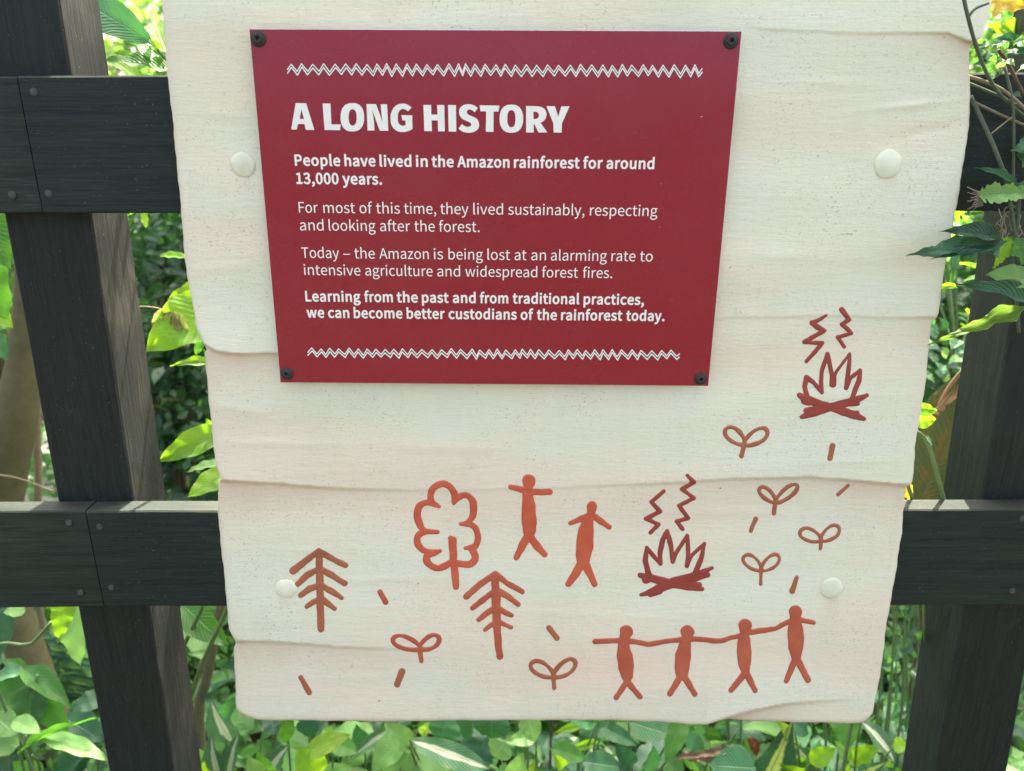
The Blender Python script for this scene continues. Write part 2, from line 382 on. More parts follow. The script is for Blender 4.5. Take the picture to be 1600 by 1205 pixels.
post(xx(1612, 300, YR1), xx(1612, 300, YR1) + .082, xx(1480, 1100, YR1), xx(1593, 1100, YR1), 1.62, False, M_side_dark)
def screw(parent, u, v, y, r=0.0040, depth=0.0009):
    c = at(u, v, y - depth)
    bm = bmesh.new()
    prof = [(0.0, -.0), (r * .55, 0.0), (r * .92, 0.0003), (r, 0.0012), (r, 0.003)]
    rings = []
    for (rr, d) in prof:
        if rr == 0: rings.append([bm.verts.new(c + Vector((0, d, 0)))]); continue
        rings.append([bm.verts.new(c + Vector((math.cos(q * math.pi / 8) * rr, d, math.sin(q * math.pi / 8) * rr))) for q in range(16)])
    for k in range(16): bm.faces.new((rings[0][0], rings[1][k], rings[1][(k + 1) % 16]))
    for a, b2 in zip(rings[1:-1], rings[2:]):
        for k in range(16): bm.faces.new((a[k], b2[k], b2[(k + 1) % 16], a[(k + 1) % 16]))
    bmesh.ops.recalc_face_normals(bm, faces=bm.faces)
    o = bm_obj('screw', bm, M_steel, parent)
    # cross recess
    for (w, h) in ((r * .16, r * .6), (r * .6, r * .16)):
        s = bmesh.new(); bmesh.ops.create_cube(s, size=1)
        for vv in s.verts: vv.co = Vector((vv.co.x * w * 2, vv.co.y * .0006, vv.co.z * h * 2))
        bmesh.ops.rotate(s, verts=s.verts, cent=(0, 0, 0), matrix=Matrix.Rotation(0.6, 3, 'Y'))
        bmesh.ops.translate(s, verts=s.verts, vec=c + Vector((0, -.0001 - (.00003 if w > h else 0), 0)))
        me2 = bpy.data.meshes.new('t'); s.to_mesh(me2); s.free()
        b2 = bmesh.new(); b2.from_mesh(o.data)
        off = root_loc(parent)
        me2.transform(Matrix.Translation(-off)); b2.from_mesh(me2); b2.to_mesh(o.data); b2.free(); bpy.data.meshes.remove(me2)
    if len(o.data.materials) < 2: o.data.materials.append(M_grey)
    for p in o.data.polygons:
        if p.index >= len(o.data.polygons) - 12: p.material_index = 1
    return o
for (p, L) in ((top_m, ((52, 144), (75, 303))), (top_l, ((18, 305),)), (bot_l, ((107, 818), (125, 927))), (bot_m, ((155, 824), (173, 919), (1598, 811), (1582, 924)))):
    for (u, v) in L: screw(p, u, v, YR0)

# ------------------------------------------------------------------ the cream board
LE = fn([(-140, 236), (0, 252), (118, 262), (260, 277), (335, 283), (430, 292), (490, 303), (515, 308), (530, 315), (546, 323), (552, 321), (575, 322), (620, 325), (680, 333), (722, 336), (738, 341), (748, 345), (756, 341), (770, 340), (800, 341), (880, 348), (950, 355), (985, 359), (1000, 367), (1005, 368), (1012, 365), (1040, 366), (1095, 369), (1140, 372)])
RI = fn([(-140, 1572), (0, 1549), (15, 1546), (45, 1539), (58, 1536), (66, 1522), (72, 1515), (110, 1515), (150, 1516), (215, 1512), (290, 1500), (360, 1487), (430, 1474), (488, 1466), (497, 1463), (503, 1456), (510, 1455), (580, 1448), (650, 1438), (700, 1430), (750, 1426), (757, 1423), (761, 1414), (775, 1413), (830, 1410), (900, 1398), (980, 1385), (1040, 1377), (1085, 1369), (1140, 1360)])
BO = fn([(350, 1100), (369, 1107), (374, 1114), (384, 1120), (400, 1125), (420, 1126), (640, 1127), (860, 1125), (960, 1126), (1030, 1128), (1090, 1132), (1106, 1132), (1125, 1127), (1140, 1123), (1180, 1127), (1250, 1129), (1330, 1130), (1348, 1129), (1358, 1125), (1366, 1115), (1376, 1108)])
LIPS = [  # curve v(u), height in mm along u, decay in px above
    (fn([(300, 520), (315, 535), (335, 548), (365, 552), (430, 553), (560, 552), (900, 530), (1140, 496), (1300, 494), (1470, 496)]),
     fn([(300, 5), (380, 4.5), (440, 3), (560, 1.2), (900, .4), (1130, .6), (1300, .7), (1400, 1.0), (1470, 3.0)]), 90),
    (fn([(330, 742), (345, 750), (430, 756), (520, 762), (640, 767), (800, 765), (1000, 757), (1100, 751), (1180, 747), (1260, 746), (1320, 750), (1430, 758)]),
     fn([(330, 5), (420, 4), (520, 2.6), (620, 1.2), (700, .5), (900, .5), (1000, 1.2), (1100, 1.8), (1300, 3.2), (1430, 5)]), 100),
    (fn([(350, 998), (367, 1001), (420, 1003), (480, 1006), (560, 1012), (700, 1018), (1390, 1040)]),
     fn([(350, 5), (420, 3.6), (520, 2.2), (600, 1.0), (680, .0), (1390, 0)]), 90),
    (fn([(240, 30), (1150, 38), (1200, 45), (1280, 50), (1340, 52), (1420, 51), (1480, 52), (1514, 66), (1560, 68)]),
     fn([(240, 0), (1160, 0), (1200, .7), (1260, .5), (1340, .7), (1440, 1.2), (1495, 2.4), (1515, 4.5), (1560, 5)]), 70),
    (fn([(350, 1190), (1060, 1190), (1104, 1133), (1140, 1121), (1180, 1109), (1225, 1100), (1300, 1095), (1390, 1092)]),
     fn([(350, 0), (1070, 4), (1110, 6), (1180, 4.6), (1240, 2.4), (1300, 1.0), (1350, 0), (1390, 0)]), 60),
]
def height(u, v):                          # mm towards the viewer
    h = 2.2 + 1.0 * np.sin(v / 47.0 + 0.9 * np.sin(u / 210.0)) + .7 * np.sin(u / 260.0 + 1.2 + v / 300.0)
    h = h + 0.55 * np.sin(v / 19.0 + 1.4 * np.sin(u / 130.0 + v / 200)) * (0.35 + 0.65 * np.sin(u / 190.0 + 2) ** 2)
    for (c, s, k) in LIPS:
        d = c(u) - v + 0.25 * np.sin(u / 6.1 + 2 * np.sin(u / 17.0)) + 0.9 * np.sin(u / 27.3 + 1 + np.sin(u / 61.))
        h = h + np.where(d >= 0, s(u) * np.exp(-np.maximum(d, 0) / k), -0.9 * np.minimum(s(u) / 3, 1) * np.exp(-np.maximum(-d, 0) / 14.0) * (1 - np.exp(-np.maximum(-d, 0) / 1.6)) + s(u) * np.exp(-np.maximum(-d, 0) / 1.0))
    for (a_, b_, c_, sl_, w_, x_) in ((640, 330, .7, .02, 8, 60), (1300, 620, .5, -.03, 7, 110), (700, 700, .7, .03, 9, 90), (480, 860, .5, -.05, 6, 50), (1150, 800, .45, .02, 9, 120), (900, 960, .5, .04, 8, 110), (560, 1060, .5, -.02, 9, 100), (1290, 130, .6, .05, 8, 60), (1230, 400, .5, .03, 9, 80), (350, 180, .6, .1, 8, 40), (340, 420, .6, -.1, 9, 40), (380, 640, .7, .12, 8, 45)):
        h = h + c_ * np.exp(-((v - (b_ + (u - a_) * sl_)) / w_) ** 2) * np.exp(-((u - a_) / x_) ** 2)
    # soft crease near the right edge, faint ridge, dents
    h = h + 1.1 * np.exp(-((v - (168 - (u - 1390) * .10)) / 5.0) ** 2) * np.exp(-((u - 1420) / 55.0) ** 2)
    h = h - 0.9 * np.exp(-((v - (205 - (u - 1450) * .22)) / 9.0) ** 2) * np.exp(-((u - 1450) / 60.0) ** 2)
    h = h + 0.8 * np.exp(-((v - (692 + (u - 400) * .02)) / 7.0) ** 2) * np.exp(-((u - 420) / 80.0) ** 2)
    h = h + 0.5 * np.exp(-((v - (905 - (u - 620) * .03)) / 6.0) ** 2) * np.exp(-((u - 600) / 90.0) ** 2)
    h = h + 0.6 * np.exp(-((v - (722 - (u - 1300) * .02)) / 6.0) ** 2) * np.exp(-((u - 1330) / 70.0) ** 2)
    return h
EDGE_R = 5.0                               # px of rounding at the rim
def board_y(u, v): return -height(u, v) / 1000.0
board = thing('bark_shaped_board', 'large cream bark shaped board with wavy edges, painted with small red pictograms', 'sign', (0, 0, 1.0))
NU, NV = 420, 560
S = np.concatenate([[0, .0012, .003, .006], np.linspace(.010, .990, NU - 8), [.994, .997, .9988, 1]])
dens = [(-140, 1.0)]
T = np.concatenate([np.linspace(0, .985, NV - 8), [.9875, .990, .9925, .9945, .9965, .998, .9992, 1]])
Sg, Tg = np.meshgrid(S, T)
u0 = 369 + Sg * (1366 - 369)
Vg = -140 + Tg * (BO(u0) + 140)
Lg, Rg = LE(Vg), RI(Vg)
Ug = Lg + Sg * (Rg - Lg)
nz = np.sin(Vg / 9.3) * .5 + np.sin(Vg / 3.9 + 1) * .35 + np.sin(Vg / 23.0) * .8
Ug = Ug + nz * (np.exp(-Sg * 60) + np.exp(-(1 - Sg) * 60)) * 0.8
nb = np.sin(Ug / 13.0) * .4 + np.sin(Ug / 5.3) * .25 + np.sin(Ug / 41.) * .5
Vg = Vg + nb * np.exp(-(1 - Tg) * 90) * 0.8
dE = np.minimum(np.minimum((Ug - Lg), (Rg - Ug)), (1 - Tg) * (BO(u0) + 140))
dE = np.clip(dE, 0, EDGE_R); rim = EDGE_R - np.sqrt(np.maximum(EDGE_R ** 2 - (EDGE_R - dE) ** 2, 0))
Hg = height(Ug, Vg) - rim * 0.62 * 0.9
P = at_np(Ug, Vg, -Hg / 1000.0).reshape(-1, 3)
nr, nc = Ug.shape
idx = np.arange(nr * nc).reshape(nr, nc)
fc = np.stack([idx[:-1, :-1], idx[1:, :-1], idx[1:, 1:], idx[:-1, 1:]], -1).reshape(-1, 4).tolist()
bd = list(idx[:, 0]) + list(idx[-1, 1:]) + list(idx[::-1, -1][1:]) + list(idx[0, ::-1][1:-1])
base0 = len(P); back = P[bd].copy(); back[:, 1] = 0.0125
cxy = P.mean(0); back[:, 0] += (cxy[0] - back[:, 0]) * .004; back[:, 2] += (cxy[2] - back[:, 2]) * .004
P2 = np.vstack([P, back]); nb_ = len(bd)
for i in range(nb_):
    j = (i + 1) % nb_; fc.append((int(bd[i]), base0 + i, base0 + j, int(bd[j])))
fc.append(tuple(base0 + i for i in range(nb_))[::-1])
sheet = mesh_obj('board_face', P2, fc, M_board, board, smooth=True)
sheet.data.polygons[len(fc) - 1].use_smooth = False
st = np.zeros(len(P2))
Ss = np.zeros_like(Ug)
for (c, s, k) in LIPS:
    d = Vg - c(Ug); Ss += np.where(d > -1, np.clip(s(Ug) / 4.5, 0, 1) * np.exp(-np.maximum(d, 0) / 44.0), 0) * 1.0  # pinkish stain below each lip, with the shading there put into the colour
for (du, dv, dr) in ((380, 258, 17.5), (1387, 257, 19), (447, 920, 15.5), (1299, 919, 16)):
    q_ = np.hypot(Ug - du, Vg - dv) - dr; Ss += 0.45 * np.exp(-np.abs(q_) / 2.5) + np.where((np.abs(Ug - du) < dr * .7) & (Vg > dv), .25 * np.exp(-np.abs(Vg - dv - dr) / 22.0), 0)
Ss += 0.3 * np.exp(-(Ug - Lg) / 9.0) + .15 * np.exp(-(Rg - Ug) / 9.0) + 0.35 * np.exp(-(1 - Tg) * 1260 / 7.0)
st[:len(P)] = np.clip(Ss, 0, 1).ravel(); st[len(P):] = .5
a_ = sheet.data.attributes.new('stain_shade', 'FLOAT', 'POINT'); a_.data.foreach_set('value', st)

def dome(u, v, rpx, flat=0.24, lop=0.0):
    y = float(board_y(np.array(u), np.array(v))); c = at(u, v, y); r = rpx * (c - CAM).length / F
    V = []; Fc = []; nr_, ns = 9, 28
    V.append(c + Vector((0, -r * flat, 0)))
    for i in range(1, nr_ + 1):
        a = i / nr_ * math.pi / 2
        for k in range(ns):
            q = 2 * math.pi * k / ns
            rr = r * math.sin(a) * (1 + .035 * math.sin(q * 2 + u) + .02 * math.sin(q * 5 + v))
            V.append(c + Vector((math.cos(q) * rr, -r * flat * math.cos(a) ** 0.8 + (.0012 if i == nr_ else 0) + random.uniform(-.00006, .00006), math.sin(q) * rr)))
    for k in range(ns): Fc.append((0, 1 + k, 1 + (k + 1) % ns))
    for i in range(nr_ - 1):
        for k in range(ns):
            a, b2 = 1 + i * ns + k, 1 + i * ns + (k + 1) % ns; Fc.append((a, a + ns, b2 + ns, b2))
    return mesh_obj('bolt_cover', [tuple(q) for q in V], Fc, M_dome, board, smooth=True)
M_dome = plain('cream_filler', (.76, .80, .60), 0.45, 0, .4, 30)
dome(380, 258, 17.5); dome(1387, 257, 19); dome(447, 920, 15.5, .16); dome(1299, 919, 16, .2)

# ---- painted pictograms: outlines from thick strokes, meshed on a fine grid and laid on the relief of the board
def field(strokes, U, Vv):
    f = np.full(U.shape, -1e9)
    for pts in strokes:
        for (x0, y0, r0), (x1, y1, r1) in zip(pts[:-1], pts[1:]):
            dx, dy = x1 - x0, y1 - y0; L2 = dx * dx + dy * dy + 1e-9
            t = np.clip(((U - x0) * dx + (Vv - y0) * dy) / L2, 0, 1)
            d = np.hypot(U - x0 - t * dx, Vv - y0 - t * dy)
            f = np.maximum(f, r0 + (r1 - r0) * t - d)
    return f
def pictogram(name, strokes, mat, label=None, step=0.8):
    xs = [p[0] for s in strokes for p in s]; ys = [p[1] for s in strokes for p in s]; rm = max(p[2] for s in strokes for p in s) + 3
    ua = np.arange(min(xs) - rm, max(xs) + rm, step); va = np.arange(min(ys) - rm, max(ys) + rm, step)
    U, Vv = np.meshgrid(ua, va)
    ph = sum(xs) * .1
    f = field(strokes, U, Vv) + 0.45 + 0.28 * np.sin(U / 2.9 + ph) * np.sin(Vv / 3.7 + ph) + 0.25 * np.sin(U / 7.1 + Vv / 5.3 + ph)
    V = []; Fc = []; vi = {}; FV = []
    def gv(key, u, v, fv):
        if key not in vi: vi[key] = len(V); V.append((u, v)); FV.append(fv)
        return vi[key]
    ins = f > 0
    cells = ins[:-1, :-1] | ins[1:, :-1] | ins[:-1, 1:] | ins[1:, 1:]
    for j, i in zip(*np.nonzero(cells)):
        cs = [(j, i), (j, i + 1), (j + 1, i + 1), (j + 1, i)]; poly = []
        for k in range(4):
            a, b2 = cs[k], cs[(k + 1) % 4]; fa, fb = f[a], f[b2]
            if fa > 0: poly.append(gv(('c',) + a, ua[a[1]], va[a[0]], fa))
            if (fa > 0) != (fb > 0):
                t = fa / (fa - fb); key = ('e',) + (a + b2 if a < b2 else b2 + a)
                poly.append(gv(key, ua[a[1]] + t * (ua[b2[1]] - ua[a[1]]), va[a[0]] + t * (va[b2[0]] - va[a[0]]), 0.0))
        if len(poly) >= 3: Fc.append(tuple(poly[::-1]))
    V = np.array(V); FV = np.array(FV)
    lift = 0.00012 + 0.0007 * np.clip(FV / 2.2, 0, 1) ** 0.6
    pos = at_np(V[:, 0], V[:, 1], board_y(V[:, 0], V[:, 1]) - lift)
    o = mesh_obj(name, pos, Fc, mat, board, smooth=True)
    if label: o['label'] = label
    return o
def conv(pts, sc, ox, oy):
    return [(p[0] / sc + ox, p[1] / sc + oy, p[2]) for p in pts]
def sm(pts, k=5):
    q = smooth_path([(p[0], p[1], p[2]) for p in pts], k); return [(a.x, a.y, a.z) for a in q]
# conifers
pictogram('painted_conifer', [[(498.4, 861, 4.6), (499.5, 900, 5.4), (500.5, 950, 5.4), (501.6, 983, 5)],
    [(498.4, 861, 4), (478, 876, 5), (457.5, 892, 5.6)], [(498.4, 861, 4.2), (515, 871, 4.5), (539.6, 883.6, 4)],
    [(498.5, 889, 4), (480, 899, 5), (465.5, 912.5, 4.3)], [(501, 889, 4.5), (520, 900, 4.6), (538.7, 911.6, 4)],
    [(499, 915, 4), (484, 920, 4.8), (469.8, 930.2, 3.8)], [(501, 914, 4.6), (518, 924, 4.6), (533.5, 934, 3.4)],
    [(500, 936, 4), (489, 941, 4), (479.3, 947.6, 3.4)], [(501, 935, 5), (512, 943, 4.6), (522.3, 951, 3.2)]], P_brown, 'painted terracotta conifer at the left of the board')
pictogram('painted_conifer', [[(773, 898, 4.8), (775, 930, 7), (776, 970, 6.2), (778, 1000, 5.2), (780.8, 1025.5, 5)],
    [(773, 897, 4.5), (750, 913, 4.6), (728.6, 932, 4.6)], [(774, 897, 4.5), (792, 911, 4), (815.6, 924.4, 4)],
    [(772, 924, 4), (755, 937, 4.4), (738, 950.5, 3.6)], [(777, 922, 4.6), (795, 933, 4.6), (809.4, 944.6, 3.4)],
    [(774, 950, 4), (761, 958, 4.6), (748, 968.6, 3.4)], [(777, 949, 4), (789, 957, 4), (799.6, 962, 3.2)],
    [(776, 972, 3.6), (767, 977, 3.4), (758, 984, 2.6)], [(778, 971, 3.6), (789, 976, 3.4), (798.4, 980.4, 2.8)]], P_coral2, 'painted terracotta conifer below the round tree')
z3 = lambda *p: conv(p, 6.023, 640, 730)
pictogram('painted_round_tree', [
    sm(z3((278, 372, 2.2), (215, 328, 4.4), (197, 262, 4.6), (227, 192, 4.8), (310, 156, 4.8), (385, 192, 4.8), (424, 265, 5), (418, 338, 3))),
    sm(z3((418, 338, 3), (465, 284, 4.4), (532, 264, 4.2), (588, 312, 5), (604, 392, 5.4), (588, 468, 5), (545, 518, 3.6), (485, 535, 3))),
    sm(z3((485, 535, 3), (578, 542, 4), (628, 588, 4.6), (641, 668, 4.6), (622, 742, 4.4), (578, 752, 3.6), (525, 762, 2.4))),
    sm(z3((560, 758, 2.8), (604, 800, 5.2), (616, 860, 5.4), (582, 904, 5.4), (520, 916, 5), (440, 905, 5))),
    sm(z3((400, 890, 4.4), (335, 928, 5), (270, 950, 4.6), (202, 928, 5), (160, 880, 5.4), (172, 826, 5), (232, 806, 4.6), (287, 790, 2.4))),
    sm(z3((287, 790, 2.4), (190, 795, 3.6), (128, 780, 4.6), (78, 722, 5), (74, 655, 4.8), (128, 612, 4.6), (196, 606, 3.6), (262, 612, 2.8))),
    sm(z3((262, 612, 2.8), (140, 596, 4), (92, 530, 5.2), (72, 450, 5.6), (92, 370, 5), (152, 336, 4.4), (220, 343, 4.4), (278, 372, 2.2))),
    z3((385, 668, 3.6), (404, 690, 6), (408, 760, 6), (412, 880, 5.4), (428, 1010, 5.6), (437, 1128, 4.6))], P_coral, 'painted coral round leafy tree')
pictogram('painted_person', [z3((1122, 130, 10.2), (1122, 140, 9.8), (1116, 190, 6.5)), z3((1112, 200, 7), (1112, 260, 8), (1120, 380, 10.4), (1125, 520, 11.5), (1127, 590, 10), (1125, 645, 7.2)),
    z3((952, 187, 3.6), (1010, 200, 4.4), (1100, 222, 5)), z3((1120, 236, 5), (1318, 233, 4.4)),
    z3((1112, 655, 6), (1060, 740, 5.8), (1003, 850, 4)), z3((1140, 660, 5.6), (1200, 745, 5.6), (1272, 822, 4.2))], P_coral, 'painted coral figure with arms held out')
z5 = lambda *p: conv(p, 5.479, 860, 730)
pictogram('painted_person', [z5((356, 338, 7.7), (352, 392, 5.8)), z5((348, 400, 6), (322, 450, 8), (305, 540, 11.8), (292, 680, 13.2), (285, 740, 12), (280, 810, 9.8)),
    z5((345, 412, 4.4), (270, 440, 4.6), (170, 482, 3)), z5((362, 410, 4.4), (430, 462, 4.6), (502, 513, 3.6)),
    z5((262, 830, 7), (210, 920, 6), (155, 1000, 4.4)), z5((298, 830, 6.6), (335, 905, 5.6), (377, 1002, 4.2))], P_coral, 'painted coral figure with arms lowered')
z6 = lambda *p: conv(p, 4.2105, 910, 930)
pictogram('painted_people_row', [
    z6((289, 243, 10.3), (278, 270, 8), (268, 300, 6.2)), z6((268, 300, 6.2), (272, 340, 9), (278, 400, 12), (288, 470, 12), (294, 530, 9), (294, 570, 5)), z6((82, 305, 3.6), (265, 299, 4)),
    z6((286, 580, 4), (222, 676, 3.6)), z6((300, 575, 4.6), (378, 668, 3.8)), sm(z6((265, 299, 4), (350, 308, 3.8), (440, 322, 3.8), (540, 306, 3.4), (680, 288, 4))),
    z6((690, 243, 10.6), (684, 290, 6.4)), z6((684, 300, 6.6), (674, 340, 9.6), (662, 400, 12), (656, 470, 11.5), (655, 520, 9.4)), z6((642, 540, 5), (575, 648, 4)), z6((672, 538, 5), (738, 650, 4)),
    sm(z6((690, 290, 4), (790, 292, 3.8), (905, 302, 3.6), (980, 280, 3.4), (1060, 262, 3.8))),
    z6((1072, 202, 10.4), (1066, 255, 6.4)), z6((1066, 255, 6.4), (1064, 300, 9.6), (1064, 370, 11.2), (1066, 440, 10), (1072, 505, 6.4)), z6((1060, 525, 5), (978, 624, 3.8)), z6((1082, 522, 5), (1136, 626, 3.8)),
    sm(z6((1085, 246, 3.8), (1180, 234, 4), (1268, 220, 3.4), (1320, 192, 3.6), (1400, 160, 4))),
    z6((1402, 112, 10.2), (1400, 160, 7.4)), z6((1402, 160, 7.4), (1402, 220, 11.6), (1404, 280, 12.6), (1405, 340, 11.4), (1406, 420, 7)), z6((1392, 440, 4.6), (1342, 565, 3.8)), z6((1420, 435, 5), (1450, 495, 5), (1484, 560, 4.2)), z6((1425, 162, 3.8), (1520, 181, 3.4))],
    P_coral2, 'painted row of four people holding hands')
z8 = lambda *p: conv(p, 6.025, 1200, 470)
pictogram('painted_campfire', [z5((972, 206, 2.8), (865, 298, 3), (942, 380, 3), (818, 442, 3), (925, 490, 3), (856, 560, 2.6)),
    z5((1174, 72, 2.6), (1230, 130, 3), (1125, 188, 2.8), (1228, 265, 2.8), (1100, 328, 2.8), (1180, 436, 3), (1082, 466, 3), (1130, 528, 3)),
    z5((845, 930, 4.5), (812, 800, 3.6), (824, 688, 2.8), (885, 765, 3), (942, 828, 2.8), (940, 720, 3.6), (962, 620, 3.8), (1000, 548, 3.2), (1030, 660, 3.6), (1047, 810, 2.8), (1075, 735, 2.8), (1172, 590, 3), (1180, 720, 2.8), (1168, 848, 2.8), (1205, 760, 2.8), (1320, 655, 2.4), (1285, 800, 3.6), (1240, 910, 4)),
    z5((768, 924, 3.8), (900, 962, 6), (1050, 1000, 6.5), (1200, 1022, 6), (1300, 1045, 3.2)), z5((1200, 1010, 5), (1275, 1008, 3.6)), z5((820, 962, 6), (860, 950, 6)),
    z5((778, 1094, 2.6), (880, 1060, 5.6), (1000, 1005, 8), (1200, 946, 6.6), (1290, 905, 4.6), (1384, 862, 2.4)), z5((855, 1092, 3.4), (930, 1062, 5)), z5((1230, 955, 5), (1345, 920, 3.8))], P_red, 'painted brick red campfire beside the two figures')
pictogram('painted_campfire', [z8((546, 138, 1.8), (480, 180, 2.8), (415, 210, 3.8), (470, 250, 3.8), (530, 282, 3.2), (430, 340, 3.2), (342, 388, 2.8), (420, 396, 3), (512, 396, 2.8), (440, 485, 2.8), (362, 572, 2.4)),
    z8((694, 82, 3.6), (730, 130, 3.8), (765, 178, 3), (695, 220, 3), (745, 265, 3), (788, 308, 2.6), (658, 344, 2.8), (716, 430, 2.8)),
    z8((365, 900, 4), (346, 810, 3.4), (362, 722, 3.6), (430, 770, 3.2), (508, 862, 2.6), (498, 760, 3), (510, 650, 2.8), (560, 500, 3.2), (585, 620, 3), (605, 700, 3.6), (612, 788, 5), (622, 710, 3), (640, 670, 2.2), (770, 500, 2.2), (765, 600, 3), (735, 820, 3.2), (775, 730, 3), (868, 655, 2.8), (858, 750, 3.6), (790, 920, 3.4)),
    z8((297, 890, 4), (360, 930, 6.6), (480, 968, 5.6), (580, 1000, 5.4), (700, 1040, 6), (820, 1080, 6.2), (903, 1113, 2.8)), z8((345, 940, 5.6), (385, 955, 5.4)), z8((800, 1060, 4), (840, 1058, 3.4)),
    z8((315, 1094, 3), (400, 1062, 6), (580, 1005, 6), (740, 962, 6), (825, 935, 5.5), (928, 890, 2.8)), z8((360, 1035, 4.4), (470, 1010, 4.5)), z8((780, 975, 3.2), (845, 968, 3))], P_red, 'painted brick red campfire near the right edge')
def sprout(base, tl, tr, end, bulge, r, mat, label, fat=0):
    st = []
    for sgn, tip in ((1, tl), (-1, tr)):
        b_ = Vector(base); t_ = Vector(tip); ax = t_ - b_; nrm = Vector((-ax.y, ax.x)).normalized()
        pts = []
        for i in range(21):
            q = 2 * math.pi * i / 20
            w = bulge * (0.9 if math.sin(q) > 0 else 0.75)
            p = b_ + ax * ((1 - math.cos(q)) / 2) + nrm * (math.sin(q) * w * 1.3) * (0.75 + .25 * (1 - math.cos(q)))
            pts.append((p.x, p.y, r * (1 + .12 * math.sin(3 * q + tip[0]))))
        st.append(pts)
    st.append([(base[0] + .5, base[1] - 6, r), (base[0], base[1], r * 1.15), (end[0], end[1], r * 1.05)])
    pictogram('painted_sprout', st, mat, label, 0.7)
sprout((1163, 694), (1134, 671), (1198, 672), (1158.5, 713), 9, 2.8, P_brown, 'painted sprout below the upper campfire')
sprout((1211.5, 785), (1187, 763), (1245, 758), (1209, 802.5), 6.5, 2.7, P_brown, 'painted sprout just under the right hand fold')
sprout((1283, 844), (1250, 831), (1310, 823), (1282, 857.5), 8.5, 2.3, P_brown, 'painted sprout nearest the right edge')
sprout((1189.5, 891), (1162, 870), (1216, 868), (1188.5, 912.5), 8, 2.2, P_brown, 'painted sprout beside the big campfire')
sprout((656, 1013), (614, 999), (685, 995.5), (658.3, 1033), 8.5, 3.1, P_coral2, 'painted sprout between the two conifers')
sprout((865, 1057), (829.5, 1037.5), (897.5, 1032.5), (865.8, 1075), 9, 2.9, P_brown, 'painted sprout left of the row of people')
for (x0, y0, r0, x1, y1, r1, ml) in ((593.5, 925, 3.4, 602.5, 941, 4.2, P_coral2), (470.5, 1059, 3.6, 483, 1082, 4.2, P_brown), (628.3, 1049.5, 5, 620.5, 1069.5, 4.6, P_brown),
    (857.5, 981, 3.8, 870, 997, 4.2, P_brown), (1301, 696.5, 4, 1297, 716, 4, P_brown), (1325.5, 758.5, 1.9, 1309.5, 773, 2.8, P_brown), (1181, 811, 3.1, 1173, 830, 2.9, P_brown), (1245, 902.5, 3, 1238, 923.5, 4.2, P_brown)):
    pictogram('painted_dash', [[(x0, y0, r0), (x1, y1, r1)]], ml, None, 0.7)

# ------------------------------------------------------------------ the red panel
YP = -0.0130; PT = 0.0032
panel = thing('information_panel', 'dark red information panel with white lettering screwed to the cream board', 'panel', tuple(at(770, 600, YP)))
cs = [at(389, 45, YP), at(1159.5, 48.5, YP), at(1107, 603.5, YP), at(438, 598, YP)]
V = []; e = .0004; ctr = sum(cs, Vector()) / 4
for y, s in ((YP, e), (YP + e, 0), (YP + PT, 0)):
    for c in cs:
        d = (ctr - c); d = Vector((math.copysign(1, d.x), 0, math.copysign(1, d.z)))
        V.append((c.x + d.x * s, y, c.z + d.z * s))
Fc = [(3, 2, 1, 0), (8, 9, 10, 11)] + [(i, (i + 1) % 4, 4 + (i + 1) % 4, 4 + i) for i in range(4)] + [(4 + i, 4 + (i + 1) % 4, 8 + (i + 1) % 4, 8 + i) for i in range(4)]
pf = mesh_obj('panel_face', V, Fc, None, panel)
pf.data.materials.append(M_panel); pf.data.materials.append(M_pedge)
pf.data.polygons.foreach_set('material_index', [0, 1] + [1] * 8)
bm = bmesh.new(); bm.from_mesh(pf.data); bmesh.ops.recalc_face_normals(bm, faces=bm.faces); bm.to_mesh(pf.data); bm.free()
def panel_screw(u, v, r=12.0):
    c = at(u, v, YP); rr = r * (c - CAM).length / F
    prof = [(0.0, -.0006), (.20, -.0006), (.24, -.0030), (.42, -.0036), (.62, -.0030), (.66, -.0020), (.86, -.0016), (.97, -.0008), (1.0, 0.0)]
    V = [c + Vector((0, prof[0][1], 0))]; Fc = []; ns = 28
    for (q, d) in prof[1:]:
        for k in range(ns):
            a = 2 * math.pi * k / ns; V.append(c + Vector((math.cos(a) * q * rr, d, math.sin(a) * q * rr)))
    for k in range(ns): Fc.append((0, 1 + k, 1 + (k + 1) % ns))
    for i in range(len(prof) - 2):
        for k in range(ns):
            a, b2 = 1 + i * ns + k, 1 + i * ns + (k + 1) % ns; Fc.append((a, a + ns, b2 + ns, b2))
    mesh_obj('screw_cap', [tuple(q) for q in V], Fc, M_rubber, panel, smooth=False)
panel_screw(403.5, 60.5, 11); panel_screw(1142, 64, 11); panel_screw(448.5, 583.5, 10); panel_screw(1094.5, 592, 10)

